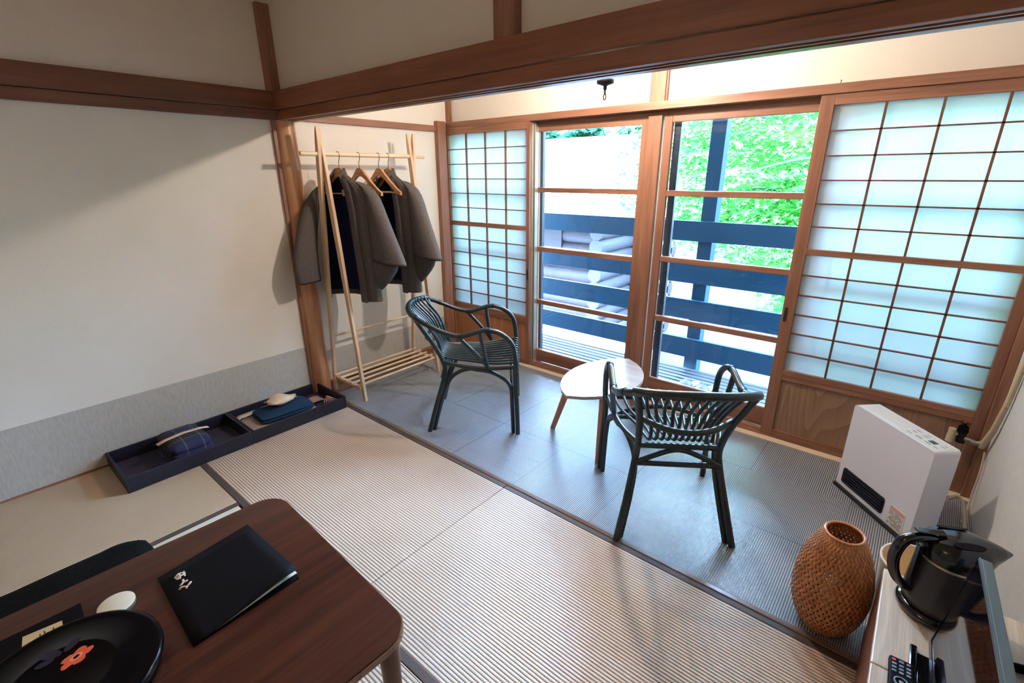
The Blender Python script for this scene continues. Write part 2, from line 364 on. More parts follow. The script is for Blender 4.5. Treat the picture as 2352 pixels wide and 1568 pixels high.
def yukata(name):
    m, nt, p = nodes(name)
    v = coords(nt, (38, 10, 60)); n = N(nt, 'ShaderNodeTexNoise'); n.inputs['Scale'].default_value = 1.4; n.inputs['Distortion'].default_value = 1.2; nt.links.new(v, n.inputs['Vector'])
    f = wave(nt, n.outputs[0], .12)
    nt.links.new(ramp(nt, f, [(.3, srgb(74, 56, 62)), (.55, srgb(222, 214, 208))]), p.inputs['Base Color']); p.inputs['Roughness'].default_value = .9; return m
def striped(name, axis, per, c1, c2):
    m, nt, p = nodes(name); o = sep(nt)
    nt.links.new(ramp(nt, wave(nt, o[axis], per), [(.4, c1), (.6, c2)]), p.inputs['Base Color']); p.inputs['Roughness'].default_value = .9; return m
M['plaid'] = plaid('plaid_cloth'); M['yuk'] = yukata('yukata_print'); M['strw'] = striped('striped_cloth', 0, .012, srgb(40, 30, 44), srgb(170, 146, 148))
M['strx'] = striped('fold_stripes', 0, .009, srgb(92, 70, 70), srgb(184, 164, 156))

# ------------------------------------------------------------------ camera
cam = bpy.data.cameras.new('camera'); co = bpy.data.objects.new('camera', cam); COL.objects.link(co); S.camera = co
cam.sensor_width = 36; cam.lens = 1108.14/2352*36; cam.clip_start = .02
yaw, pitch, roll = RAD(40.056), RAD(-19.128), RAD(-.302)
right = Vector((cos(yaw), sin(yaw), 0)); fwd = Vector((-sin(yaw), cos(yaw), 0)); up = Vector((0, 0, 1))
f2 = fwd*cos(pitch)+up*sin(pitch); u2 = up*cos(pitch)-fwd*sin(pitch)
r3 = right*cos(roll)+u2*sin(roll); u3 = u2*cos(roll)-right*sin(roll)
co.matrix_world = Matrix(((r3.x, u3.x, -f2.x, 3.165), (r3.y, u3.y, -f2.y, -1.552), (r3.z, u3.z, -f2.z, 1.5), (0, 0, 0, 1)))

# ------------------------------------------------------------------ the room
CZ = 2.42
def st(name, mb, mat, **k): return struct(mb.build(name, mat, **k))
st('floor', MB().box(-.1, 3.75, -3.6, 0, -.2, -.03).box(-.1, 3.75, 0, 1.6, -.2, -.004), M['floorwood'])
trim_n = [0]
def trim(mb, mat, **k): trim_n[0] += 1; return st('trim_%d' % trim_n[0], mb, mat, **k)
# veranda floor covering and boards
tag(MB().box(.13, 3.6, .052, 1.34, -.004, 0).build('woven_floor_covering', M['carpet']), 'dark grey woven vinyl tiles covering the veranda floor', 'floor covering')
trim(MB().box(.0, .13, .052, 1.34, -.004, .001), M['floorwood'])
# tatami mats
def tatami(x0, x1, y0, y1, mat, label, heri):
    t = thing('tatami_mat', ((x0+x1)/2, (y0+y1)/2, -.03), label, 'tatami mat', 'tatami mats on the floor')
    MB().box(x0, x1, y0, y1, -.03, 0).build('mat_surface', mat, t, bevel=.002)
    for h in heri: MB().box(*h, -.03, .0012).build('border_cloth', M['heri'], t, bevel=.0012)
    return t
g = .0012
tatami(0, 1.8-g, -.88, .0, M['tatx'], 'tatami mat along the veranda sill in front of the dark tray boxes', [(0, 1.8-g, 0, .028), (0, 1.8-g, -.91, -.88)])
tatami(1.8+g, 3.6, -.88, .0, M['tatx'], 'tatami mat along the veranda sill running to the bamboo lamp and console', [(1.8+g, 3.6, 0, .026), (1.8+g, 3.6, -.91, -.88)])
tatami(0, .876, -2.7, -.912, M['taty'], 'tatami mat by the left wall, left of the low table', [(.876, .905, -2.7, -.912)])
tatami(.907, 1.8, -2.7, -.92, M['taty2'], 'tatami mat under the low table, mostly hidden by it', [])
tatami(1.802, 3.6, -1.8, -.912, M['tatx'], 'tatami mat in the foreground between low table and console', [])
trim(MB().box(0, 3.6, .027, .05, -.03, .004), M['sill'], bevel=.003)
# walls
st('wall_left', MB().box(-.12, 0, -3.6, 1.6, -.2, CZ), M['wall'])
trim(MB().box(0, .003, -3.6, -.045, .01, .36), M['dado']); trim(MB().box(0, .003, .1, 1.3, .05, .29), M['dado'])
st('baseboard_left', MB().box(0, .012, .1, 1.3, 0, .06).box(0, .006, -3.6, -.045, 0, .012), M['cedy'])
st('wall_right', MB().box(3.6, 3.72, -3.6, 1.6, -.2, CZ), M['wallr'])
st('wall_back', MB().box(-.12, 3.72, -3.72, -3.6, -.2, CZ), M['wall'])
st('ceiling', MB().box(-.12, 3.72, -3.72, 1.62, CZ, CZ+.15).box(-3, 6.5, 1.62, 2.45, CZ+.04, CZ+.1), M['wall'])
st('wall_partition', MB().box(0, 3.6, .03, .09, 1.9, CZ), M['wall'])
st('wall_window', MB().box(0, 3.6, 1.43, 1.6, 1.88, CZ), M['wall'])
# beam over the opening: nageshi board and grooved kamoi
trim(MB().box(0, 3.6, -.018, .03, 1.871, 1.972), M['beam'], bevel=.003)
k = MB()
prof = [(-.008, 1.868), (-.008, 1.815), (.012, 1.812), (.012, 1.83), (.034, 1.83), (.034, 1.812), (.046, 1.812), (.046, 1.83), (.07, 1.83), (.07, 1.812), (.112, 1.812), (.112, 1.868)]
Mx = Matrix(((0, 0, 1, 0), (1, 0, 0, 0), (0, 1, 0, 0), (0, 0, 0, 1)))
k.prism(prof, 0, 3.6, Mx); trim(k, M['beam'], bevel=.002)
trim(MB().box(1.787, 1.888, -.012, .04, 1.972, CZ), M['cedz'], bevel=.003)
trim(MB().box(0, .03, -3.6, -.018, 1.871, 1.972), M['beamy'], bevel=.003)
trim(MB().box(0, .022, -3.6, -.008, 1.815, 1.868), M['beamy'], bevel=.002)
trim(MB().box(0, .035, -.045, .03, 1.972, CZ), M['cedz'], bevel=.002)
# round corner pillar with its thin edge strip
pl = MB()
rings = []
for i in range(15):
    z = i*1.815/14; rr = .064+.002*sin(i*1.7)
    rings.append([(.0+rr*cos(a)*(1+.02*sin(3*a+i)), .036+rr*sin(a), z) for a in [2*pi*q/28 for q in range(28)]])
pl.loft(rings, caps=True); trim(pl, M['pillar'])
trim(MB().box(0, .02, -.045, -.026, 0, 1.815), M['cedz'])
# veranda left wall trims
trim(MB().box(0, .02, .1, 1.27, 1.822, 1.866), M['cedy'], bevel=.002)
trim(MB().box(0, .045, 1.26, 1.345, 0, 1.9), M['cedz'], bevel=.003)
trim(MB().box(0, .03, 1.39, 1.43, 1.9, CZ), M['cedz'])
# window wall: lintel with grooves, sill, centre column, end posts
k = MB()
prof = [(1.372, 1.895), (1.372, 1.852), (1.384, 1.852), (1.384, 1.87), (1.404, 1.87), (1.404, 1.852), (1.425, 1.852), (1.425, 1.87), (1.45, 1.87), (1.45, 1.83), (1.56, 1.83), (1.56, 1.895)]
k.prism(prof, 0, 3.6, Mx); trim(k, M['cedx'], bevel=.002)
trim(MB().box(1.752, 1.848, 1.405, 1.44, 1.895, CZ), M['cedz'], bevel=.003)
trim(MB().box(1.85, 1.858, 1.41, 1.44, 1.895, CZ), M['muntin'])
trim(MB().box(0, 3.6, 1.385, 1.56, 0, .022).box(0, 3.6, 1.393, 1.4, .022, .028).box(0, 3.6, 1.415, 1.425, .022, .028), M['cedx'], bevel=.002)
trim(MB().box(.03, 3.6, 1.335, 1.385, 0, .008), M['lamedge'], bevel=.002)
trim(MB().box(1.742, 1.83, 1.435, 1.52, .022, 1.83), M['cedz'], bevel=.004)
trim(MB().box(3.565, 3.6, 1.36, 1.5, .0, 1.852), M['cedz'], bevel=.003)
trim(MB().box(3.55, 3.6, 1.42, 1.56, .0, 1.852), M['cedz'])
# ------------------------------------------------------------------ glass doors
def glass_door(n, x0, x1, yc, rails, zb, sash=None):
    t = bpy.data.objects.new('door_%d' % n, None); COL.objects.link(t); t.location = ((x0+x1)/2, yc, .022); struct(t)
    y0, y1 = yc-.016, yc+.016; w = .05
    for a in ((x0, x0+w), (x1-w, x1)): MB().box(a[0], a[1], y0, y1, .022, 1.84).build('stile', M['cedz'], t, bevel=.003)
    MB().box(x0+w, x1-w, y0, y1, 1.785, 1.84).build('top_rail', M['cedx'], t, bevel=.003)
    MB().box(x0+w, x1-w, y0, y1, .03, zb).build('bottom_rail', M['cedx'], t, bevel=.003)
    for z in rails: MB().box(x0+w, x1-w, y0, y1, z-.017, z+.017).build('glazing_rail', M['cedx'], t, bevel=.003)
    MB().box(x0+w, x1-w, yc-.002, yc+.002, zb, 1.785).build('glass_pane', M['glass'], t)
    if sash:
        MB().box(sash[0], sash[1], yc+.03, yc+.06, .03, 1.83).build('screen_frame', M['sash'], t)
    return t
glass_door(1, .84, 1.74, 1.475, (1.387, .952, .534), .128, (.874, .903))
glass_door(2, 1.84, 2.74, 1.465, (1.383, .978, .583), .15, (1.886, 1.93))
glass_door(3, .01, .835, 1.5, (1.387, .952, .534), .128)
glass_door(4, 2.75, 3.56, 1.5, (1.383, .978, .583), .15)
trim(MB().box(.872, .884, 1.40, 1.45, .022, 1.85).box(.89, .897, 1.42, 1.458, .022, 1.84), M['alu'])
# ------------------------------------------------------------------ shoji
def shoji(x0, x1, px0, px1, yc, zt, zm0, zm1, zb, panelmat, label, pull):
    t = thing('shoji_screen', ((x0+x1)/2, yc, .022), label, 'sliding paper screen', 'shoji screens')
    y0, y1 = yc-.015, yc+.015
    MB().box(x0, px0, y0, y1, .022, 1.852).build('stile', M['cedz'], t, bevel=.002)
    MB().box(px1, x1, y0, y1, .022, 1.852).build('stile', M['cedz'], t, bevel=.002)
    MB().box(px0, px1, y0, y1, zt, 1.852).build('top_rail', M['cedx'], t, bevel=.002)
    MB().box(px0, px1, y0, y1, zm0, zm1).build('middle_rail', M['cedx'], t, bevel=.002)
    MB().box(px0, px1, y0, y1, zb-.06, zb).build('lower_rail', M['cedx'], t, bevel=.002)
    MB().box(px0, px1, y0-.001, y0+.002, zb-.033, zb-.03).build('rail_groove', M['muntin'], t)
    MB().box(px0, px1, y0, y1, .022, .06).build('bottom_rail', M['cedx'], t, bevel=.002)
    MB().box(px0, px1, yc-.004, yc+.006, .06, zb-.06).build('wood_panel', panelmat, t)
    for q in (1, 2, 3):
        xm = px0+(px1-px0)*q/4
        MB().box(xm-.005, xm+.005, yc-.012, yc+.002, zb, zt).build('vertical_muntin', M['muntin'], t)
    for a, b in ((zm1, zt), (zb, zm0)):
        for q in range(1, 6):
            z = a+(b-a)*q/6
            MB().box(px0, px1, yc-.012, yc+.002, z-.0035, z+.0035).build('horizontal_muntin', M['muntin'], t)
    MB().box(px0, px1, yc+.004, yc+.005, zb, zt).build('paper', M['paper'], t)
    MB().box(pull-.008, pull+.008, y0-.001, y0+.004, .72, .80).build('finger_pull', M['nail'], t)
    return t
shoji(.005, .88, .03, .852, 1.386, 1.803, 1.093, 1.127, .42, M['panel2'], 'narrow shoji screen beside the clothes rack, left of the glass doors', .867)
shoji(2.652, 3.565, 2.712, 3.524, 1.398, 1.803, 1.092, 1.122, .44, M['panel'], 'wide shoji screen behind the white heater, right of the glass doors', 2.672)
tag(MB().lathe([(.0015, 0), (.0015, .012), (.003, .013), (.003, .015)], (2.72, 1.39, 1.895), 8).build('nail', M['nail']), 'small iron nail standing on the lintel above the right shoji', 'nail')

# ------------------------------------------------------------------ pendant lamp
def pendant():
    x, y = 1.795, .81
    t = thing('pendant_lamp', (x, y, 1.85), 'black iron pendant lamp hanging above the veranda behind the beam', 'lamp')
    MB().tube([(x+.008*cos(a)*.9, y, 1.863+.013*sin(a)) for a in [2*pi*i/12 for i in range(12)]], .003, 6, closed=True).tube(
        [(x, y+.006*cos(a), 1.885+.011*sin(a)) for a in [2*pi*i/12 for i in range(12)]], .003, 6, closed=True).build('chain_ring', M['iron'], t)
    MB().lathe([(.004, 1.893), (.009, 1.897), (.009, 1.912), (.02, 1.916), (.04, 1.922), (.043, 1.926), (.043, 1.94), (.02, 1.943), (.012, 1.95), (.009, 1.965), (.016, 1.975), (.02, 1.982)], (x, y, 0), 20).build('finial', M['iron'], t)
    MB().lathe([(.04, 1.983), (.042, 1.99), (.042, 2.01), (.03, 2.015)], (x, y, 0), 20).build('hub', M['lampwood'], t)
    for a in (RAD(20), RAD(140), RAD(260)):
        p = spline([(x+.02*cos(a), y+.02*sin(a), 1.99), (x+.05*cos(a), y+.05*sin(a), 1.965), (x+.09*cos(a), y+.09*sin(a), 1.98), (x+.1*cos(a), y+.1*sin(a), 2.02)], 5)
        MB().tube(p, .004, 6).build('arm', M['iron'], t)
    MB().tube([(x, y, 2.015), (x, y, CZ)], .006, 8).lathe([(.06, CZ-.03), (.06, CZ)], (x, y, 0), 20).build('rod', M['iron'], t)
    b = MB().lathe([(.002, 2.06), (.03, 2.065), (.045, 2.09), (.042, 2.12), (.02, 2.145), (.008, 2.15)], (x, y-.0, 0), 20).build('bulb', M['bulb'], t)
    b.visible_shadow = True
    return x, y
px_, py_ = pendant()

# ------------------------------------------------------------------ clothes rack
def rack():
    t = thing('clothes_rack', (.225, .5, 0), 'pale wooden clothes rack with crossed legs beside the round pillar', 'clothes rack')
    xr, zr = .235, 1.622
    for ya, sgn in ((.108, -1), (.134, 1), (.812, 1), (.838, -1)):
        foot = Vector((.232+sgn*.172, ya, 0)); d = (Vector((xr, ya, zr))-foot).normalized(); L = 1.775/d.z; top = foot+d*L
        m = MB(); side = Vector((0, 1, 0)); u = side.cross(d).normalized(); rings = []
        for f, w_ in ((0, .025), (.2, .03), (.4, .036), (.6, .041), (.72, .042), (.84, .04), (.91, .036), (.96, .029), (.99, .018), (1, .008)):
            c = foot+d*(L*f); rings.append([c-u*w_/2-side*.011, c+u*w_/2-side*.011, c+u*w_/2+side*.011, c-u*w_/2+side*.011])
        m.loft(rings, caps=True, smooth=False); m.build('leg', M['pine'], t, bevel=.003, weld=True)
    MB().tube([(xr, -.01, zr), (xr, .935, zr)], .0135, 14).build('hanging_rail', M['piney'], t)
    MB().tube([(.088, .12, .415), (.088, .825, .415)], .008, 10).build('lower_rail', M['piney'], t)
    for ya in (.121, .825):
        MB().bar((.075, ya, .1), (.39, ya, .1), .03, .02, (0, 0, 1)).build('side_bar', M['pine'], t, bevel=.003)
    for q in range(5):
        x = .088+.07*q
        MB().tube([(x, .1, .122-.002*q), (x, .846, .122-.002*q)], .0085, 10).build('shelf_dowel', M['piney'], t)
rack()

def hanger(x, y, z, rot, label, long_=.205):
    t = thing('coat_hanger', (x, y, z), label, 'coat hanger', 'wooden hangers on the rack rail')
    R = Matrix.Rotation(rot, 3, 'Z')
    w = lambda p: R@Vector(p)
    hk = spline([(.0, 0, -.085), (0, 0, -.045), (.006, 0, -.034), (.013, 0, -.012), (.012, 0, .006), (.004, 0, .016), (-.008, 0, .015), (-.016, 0, .004), (-.017, 0, -.002)], 4)
    MB().tube([w(p) for p in hk], .0022, 6).build('hook', M['wire'], t, local=True)
    top = [(-long_, -.232), (-.17, -.212), (-.11, -.165), (-.06, -.12), (-.028, -.088), (-.012, -.08), (.012, -.08), (.028, -.088), (.06, -.12), (.11, -.165), (.17, -.212), (long_, -.232)]
    bot = [(long_-.004, -.252), (.165, -.24), (.11, -.197), (.06, -.156), (.025, -.134), (0, -.13), (-.025, -.134), (-.06, -.156), (-.11, -.197), (-.165, -.24), (-long_+.004, -.252)]
    m = MB(); ou = top+bot
    Mh = R.to_4x4()@Matrix(((1, 0, 0, 0), (0, 0, -1, 0), (0, 1, 0, 0), (0, 0, 0, 1)))
    # split in quads strips for clean shading
    n = len(top)
    b2 = list(reversed(bot)); b2 = [b2[0]]+b2
    for i in range(n-1):
        q = [top[i], top[i+1], b2[min(i+1, len(b2)-1)], b2[min(i, len(b2)-1)]]
        m.prism(q[::-1], -.008, .008, Mh)
    m.build('body', M['hang'], t, local=True, weld=True)
    MB().tube([w((-long_+.015, 0, -.235)), w((long_-.015, 0, -.235))], .0045, 8).build('trouser_bar', M['pine'], t, local=True)
    return t
hy = [(.237, RAD(14), 'wooden hanger nearest the pillar, holding the front brown coat'), (.385, RAD(4), 'empty wooden hanger, second from the pillar'), (.537, RAD(4), 'empty wooden hanger, third from the pillar, next to the rear coat'), (.615, RAD(0), 'wooden hanger holding the rear brown coat')]
for y, r, l in hy: hanger(.235, y, 1.622, r, l)

# ------------------------------------------------------------------ coats
def coat(x, y, ztop, rot, label, left_sleeve):
    t = thing('haori_coat', (x, y, ztop-.85), label, 'coat', 'short brown coats on the rack')
    R = Matrix.Rotation(rot, 3, 'Z')
    O = Vector((x, y, ztop))
    w = lambda u, v, z: O+R@Vector((u if u > 0 else u*.72, -v, z))       # u right, v towards the viewer (front), z relative to the collar
    # body: open sheet, left front edge -> side -> back -> side -> right front edge
    lv = [(0.0, .055, .03, .06), (-.03, .11, .04, .058), (-.065, .19, .045, .06), (-.10, .245, .05, .065), (-.22, .25, .055, .075), (-.40, .25, .065, .09), (-.60, .262, .07, .105), (-.77, .275, .075, .12), (-.80, .277, .075, .121)]
    gapr = lambda i: (.045, .062, .085, .10, .125, .145, .165, .175, .175)[i]
    gapl = lambda i: (.05, .085, .12, .14, .155, .16, .165, .17, .17)[i]
    def ring(i, inset=0):
        z, hw, dp, gap = lv[i]; hw -= inset; dp -= inset; gap = gapr(i); pts = []
        n = 9; fold = lambda q: .006*sin(q*9+i*.35)*min(1, i/3)
        for q in range(n+1):                          # left front panel
            gl = gapl(i); u = -gl-(hw-gl)*q/n if hw > gl else -gl; vv = dp*(1-.75*(q/n)**3)+fold(q*.9)
            pts.append(w(u, vv, z))
        for q in range(1, 14):                        # back
            f = q/14; u = -hw+2*hw*f; vv = -dp*.9*sin(pi*f)**.5+fold(q*1.3)*1.2+dp*.25*(1-sin(pi*f))
            pts.append(w(u, vv, z))
        for q in range(n, -1, -1):
            u = gap+(hw-gap)*q/n; vv = dp*(1-.75*(q/n)**3)+fold(q*1.1+2)
            pts.append(w(u, vv, z))
        return pts
    MB().loft([ring(i) for i in range(len(lv))], closed=False).build('body', M['coat'], t, solid=.005, subsurf=1)
    MB().loft([ring(i, .007) for i in range(len(lv)-1)], closed=False).build('lining', M['lining'], t, solid=.003, subsurf=1)
    # collar band round the neck and down both front edges
    path = []
    for i in range(len(lv)-1, -1, -1): z, hw, dp, gap = lv[i]; path.append((gapr(i)*.95, dp+.012, z))
    path += [(.05, .0, .028), (.0, -.035, .03), (-.05, .0, .028)]
    for i in range(len(lv)): z, hw, dp, gap = lv[i]; path.append((-gapl(i)*.95, dp+.008, z))
    cb = MB(); sp = spline([Vector(p) for p in path], 4); rings = []
    for i, p in enumerate(sp):
        s_ = 1 if p.x >= 0 else -1; wd = .028
        if p.z > -.02: a = Vector((p.x*.93, p.y, p.z+.008)); b = Vector((p.x*1.25, p.y-.006, p.z-.035))
        else: a = Vector((p.x-s_*.012, p.y+.004, p.z)); b = Vector((p.x+s_*wd*1.5, p.y, p.z-.004))
        rings.append([w(*a), w(*((a+b)/2+Vector((0, .008, .003)))), w(*b)])
    cb.loft(rings, closed=False); cb.build('collar', M['coatd'], t, solid=.005, subsurf=1)
    # sleeves: flattened tubes widening to an open cuff, with the hanging bag under it
    def sleeve(ctr, name='sleeve'):
        m = MB(); rs = []
        for (c, a, b, tilt) in ctr:
            r = []
            for k_ in range(16):
                an = 2*pi*k_/16; u = a*cos(an); v = b*sin(an)
                r.append(w(c[0]+u, c[1]+v, c[2]+u*tilt))
            rs.append(r)
        m.loft(rs); return m.build(name, M['coat'], t, solid=.005, subsurf=1)
    sleeve([((.15, -.0, -.052), .018, .022, -.4), ((.205, -.0, -.07), .035, .036, -.5), ((.25, 0, -.115), .05, .045, -.35), ((.285, .005, -.25), .065, .05, -.15), ((.325, .01, -.40), .095, .055, -.08), ((.355, .015, -.545), .135, .062, -.12)])
    sleeve([((.30, -.002, -.40), .07, .05, 0), ((.315, 0, -.52), .105, .058, 0), ((.30, 0, -.62), .10, .05, .25), ((.262, 0, -.70), .055, .03, .45), ((.24, 0, -.735), .02, .012, .4)], 'sleeve_bag')
    if left_sleeve: 
        sleeve([((-.15, .0, -.052), .018, .022, .4), ((-.205, .02, -.07), .04, .036, .5), ((-.245, .075, -.135), .065, .05, .3), ((-.245, .145, -.28), .07, .07, .15), ((-.23, .195, -.43), .065, .085, .1), ((-.215, .235, -.56), .06, .10, .1), ((-.2, .215, -.68), .04, .085, .1)])
    else:
        sleeve([((-.205, 0, -.055), .035, .035, .5), ((-.225, 0, -.12), .04, .05, .3), ((-.235, .0, -.4), .045, .06, .1), ((-.24, 0, -.6), .05, .06, .1)])
    m = MB(); m.box(-.03, .03, -.002, .002, -.02, .02)
    vs = [w(v[0], -.028+v[1], v[2]-.115) for v in m.v]; m.v = vs
    m.build('woven_tag', M['label'], t)
    return t
coat(.232, .237, 1.505, RAD(14), 'front brown wool haori coat with navy lining, hanging beside the pillar', True)
coat(.235, .62, 1.505, RAD(2), 'rear brown wool haori coat with navy lining, behind the empty hangers', False)

# ------------------------------------------------------------------ rattan chairs
def chair(label):
    t = thing('rattan_armchair', (0, 0, 0), label, 'armchair', 'dark rattan armchairs')
    mt = M['ratt']; B = lambda m, n, mat=mt: m.build(n, mat, t, local=True)
    def ring_at(m, p, d, r, n=3, pitch=.006):
        d = Vector(d).normalized(); p = Vector(p)
        for k_ in range(n):
            c = p+d*pitch*(k_-(n-1)/2); m.tube([c-d*.002, c+d*.002], r, 10)
    for s in (-1, 1):
        # front leg: two canes side by side
        B(MB().tube(spline([(s*.27, .268, 0), (s*.266, .262, .2), (s*.262, .255, .33), (s*.26, .25, .43)], 4), .0145, 10), 'front_leg')
        B(MB().tube(spline([(s*.258, .240, 0), (s*.255, .234, .2), (s*.25, .225, .30), (s*.243, .19, .35), (s*.235, .11, .392), (s*.225, .02, .405)], 5), .0125, 10), 'front_leg')
        # rear leg running up to the top rail
        B(MB().tube(spline([(s*.242, -.275, 0), (s*.205, -.225, .18), (s*.175, -.178, .34), (s*.168, -.178, .42), (s*.178, -.228, .54), (s*.198, -.29, .65), (s*.215, -.33, .728)], 5), .0145, 10), 'rear_leg')
        B(MB().tube(spline([(s*.222, -.25, 0), (s*.186, -.2, .18), (s*.168, -.15, .31), (s*.18, -.09, .37), (s*.205, -.02, .402), (s*.225, .02, .405)], 5), .0125, 10), 'rear_leg')
        # arm: long bent cane
        arm = spline([(s*.262, .258, .40), (s*.268, .256, .47), (s*.27, .235, .58), (s*.27, .168, .643), (s*.27, .09, .663), (s*.27, .03, .65), (s*.27, -.06, .628), (s*.268, -.145, .645), (s*.258, -.232, .683), (s*.235, -.30, .715), (s*.205, -.34, .73)], 6)
        armo = B(MB().tube(arm, .0145, 12), 'arm')
        for pp, dd, nn_ in (((s*.27, .1, .663), (0, 1, .03), 3), ((s*.27, -.06, .628), (0, 1, .0), 5), ((s*.25, -.255, .695), (.1*s, 1, -.45), 4)):
            d_ = Vector(dd).normalized(); c_ = Vector(pp); L_ = nn_*.003
            m = MB(); m.tube([c_+d_*(L_*(2*q/(2*nn_)-1)) for q in range(2*nn_+1)], [.0155 if q % 2 else .017 for q in range(2*nn_+1)], 10); m.build('binding', M['rattb'], armo, local=True)
        B(MB().tube(spline([(s*.268, -.07, .62), (s*.262, .0, .545), (s*.25, .065, .465), (s*.24, .088, .43)], 4), .0115, 10), 'arm_strut')
        B(MB().tube(spline([(s*.268, .055, .65), (s*.258, .068, .55), (s*.24, .09, .425)], 4), .0125, 10), 'arm_strut')
        B(MB().tube(spline([(s*.168, -.178, .428), (s*.21, -.05, .418), (s*.235, .09, .416), (s*.258, .25, .432)], 4), .0125, 10), 'seat_rail')
    B(MB().tube([(-.262, .255, .432), (.262, .255, .432)], .013, 10), 'seat_rail')
    B(MB().tube([(-.17, -.18, .418), (.17, -.18, .418)], .013, 10), 'seat_rail')
    B(MB().tube([(-.235, .085, .408), (.235, .085, .408)], .011, 10), 'seat_rail')
    B(MB().tube([(-.178, -.185, .335), (.178, -.185, .335)], .013, 10), 'stretcher')
    B(MB().tube(spline([(-.178, -.19, .335), (-.1, -.185, .372), (0, -.18, .402), (.1, -.185, .372), (.178, -.19, .335)], 5), .0115, 10), 'stretcher')
    B(MB().tube(spline([(-.255, .235, .3), (-.15, .23, .37), (0, .225, .4), (.15, .23, .37), (.255, .235, .3)], 5), .0115, 10), 'stretcher')
    # top rail and back band
    B(MB().tube(spline([(-.225, -.318, .727), (-.19, -.352, .738), (-.1, -.385, .748), (0, -.395, .752), (.1, -.385, .748), (.19, -.352, .738), (.225, -.318, .727)], 6), .0165, 12), 'top_rail')
    B(MB().tube(spline([(-.178, -.235, .572), (-.09, -.285, .556), (0, -.3, .55), (.09, -.285, .556), (.178, -.235, .572)], 6), .013, 12), 'back_band')
    n = 11
    for i in range(n):
        f = i/(n-1)*2-1
        tx, bx, fx = f*.185, f*.125, f*.225
        ty = -.395+.045*f*f; by = -.285+.035*f*f
        p = spline([(tx*1.0, ty+.012, .757-.01*f*f), (tx*.97, ty+.022, .725), (tx*.86, by-.02+.022, .63), (bx*1.02, by+.045, .53), (bx, -.2, .462), (bx*1.05, -.135, .438), (bx*1.2+.0*f, -.03, .432), (fx*.92, .12, .435), (fx, .24, .448), (fx, .266, .444), (fx, .272, .43)], 4)
        sl = B(MB().tube(p, .0072, 8), 'slat')
        bm = MB(); ring_at(bm, (tx, -.395+.045*f*f, .75-.012*f*f), (1, -.45*f, 0), .0185, 1); bm.build('binding', M['rattb'], sl, local=True)
        bm = MB(); ring_at(bm, (fx, .256, .434), (1, 0, 0), .0155, 1); bm.build('binding', M['rattb'], sl, local=True)
    return t
c1 = chair('dark rattan armchair beside the clothes rack, seen from its side')
c2 = copy_tree(c1); c2['label'] = 'dark rattan armchair with its back to the room, beside the small table'
c1.location = (1.135, .502, .0); c1.rotation_euler.z = RAD(39.35-90)
c2.location = (2.459, .397, 0); c2.rotation_euler.z = RAD(124.64-90)

# ------------------------------------------------------------------ side table
def side_table():
    t = thing('side_table', (1.92, .74, 0), 'small leaf-shaped pale table on peg legs between the rattan chairs', 'side table')
    zt = .4
    def arc(a, b, bulge, n=16):
        a = Vector(a); b = Vector(b); mid = (a+b)/2; d = b-a; nn = Vector((d.y, -d.x)).normalized(); out = []
        for i in range(n):
            f = i/n; q = a+d*f+nn*bulge*(1-(2*f-1)**2)**.75; out.append((q.x, q.y))
        return out
    A, Bp = (1.90, .392), (1.905, 1.085)
    poly = arc(A, Bp, .232)+arc(Bp, A, .178)
    MB().prism(poly, zt-.018, zt, smooth=False).build('tabletop', M['ttop'], t, bevel=.004)
    for a, b in (((1.775, .64, zt-.018), (1.638, .655, 0)), ((2.03, .56, zt-.018), (2.05, .5, 0)), ((1.98, .92, zt-.018), (2.03, 1.02, 0))):
        MB().tube([a, b], [.022, .015], 14).build('leg', M['beech'], t)
side_table()

# ------------------------------------------------------------------ tray boxes and the clothes in them
def tray(y0, y1, label):
    t = thing('tray_box', (.197, (y0+y1)/2, .001), label, 'tray box', 'navy tray boxes along the left wall')
    x0, x1, h, w = .006, .39, .082, .012
    MB().box(x0+w, x1-w, y0+w, y1-w, .001, .008).build('base', M['boxin'], t)
    for b in ((x0, x1, y0, y0+w), (x0, x1, y1-w, y1), (x0, x0+w, y0+w, y1-w), (x1-w, x1, y0+w, y1-w)):
        MB().box(*b, .001, h).build('side', M['boxnavy'], t, bevel=.002)
tray(-1.232, -.621, 'navy open tray box holding the plaid folded coat'); tray(-.618, -.006, 'navy open tray box holding the folded yukata')
def folded(name, x0, x1, y0, y1, z0, z1, mat, label, cat, puff=.012, rot=0, layers=3):
    m = MB(); n = 8; H = z1-z0; cx, cy = (x0+x1)/2, (y0+y1)/2
    for L in range(layers):
        a, b = z0+H*L/layers, z0+H*(L+1)/layers-.001; ins = .004*L; rows = []
        for (z, sc) in ((a, .96), ((a*2+b)/3, 1.0), ((a+2*b)/3, 1.0), (b, .95)):
            r = []
            for k_ in range(32):
                an = 2*pi*k_/32; cu, su = cos(an), sin(an)
                u = (abs(cu)**.28)*(1 if cu > 0 else -1); v = (abs(su)**.28)*(1 if su > 0 else -1)
                r.append((cx+u*((x1-x0)/2-ins)*sc+.002*sin(k_*1.9+L), cy+v*((y1-y0)/2-ins)*sc+.002*cos(k_*2.3+L), z+.0015*sin(k_+L*2)))
            rows.append(r)
        if L == layers-1:
            for sc, dz in ((.75, puff*.7), (.4, puff)):
                rows.append([(cx+(p[0]-cx)*sc, cy+(p[1]-cy)*sc, z1-.001+dz) for p in rows[3]])
        m.loft(rows, caps=True)
    if rot:
        R = Matrix.Rotation(rot, 3, 'Z'); c = Vector((cx, cy, 0)); m.v = [tuple(R@(Vector(v)-c)+c) for v in m.v]
    return m
tag_plaid = thing('folded_coat', (.2, -.92, .008), 'dark plaid folded padded coat with tan paper band in the tray', 'folded clothing')
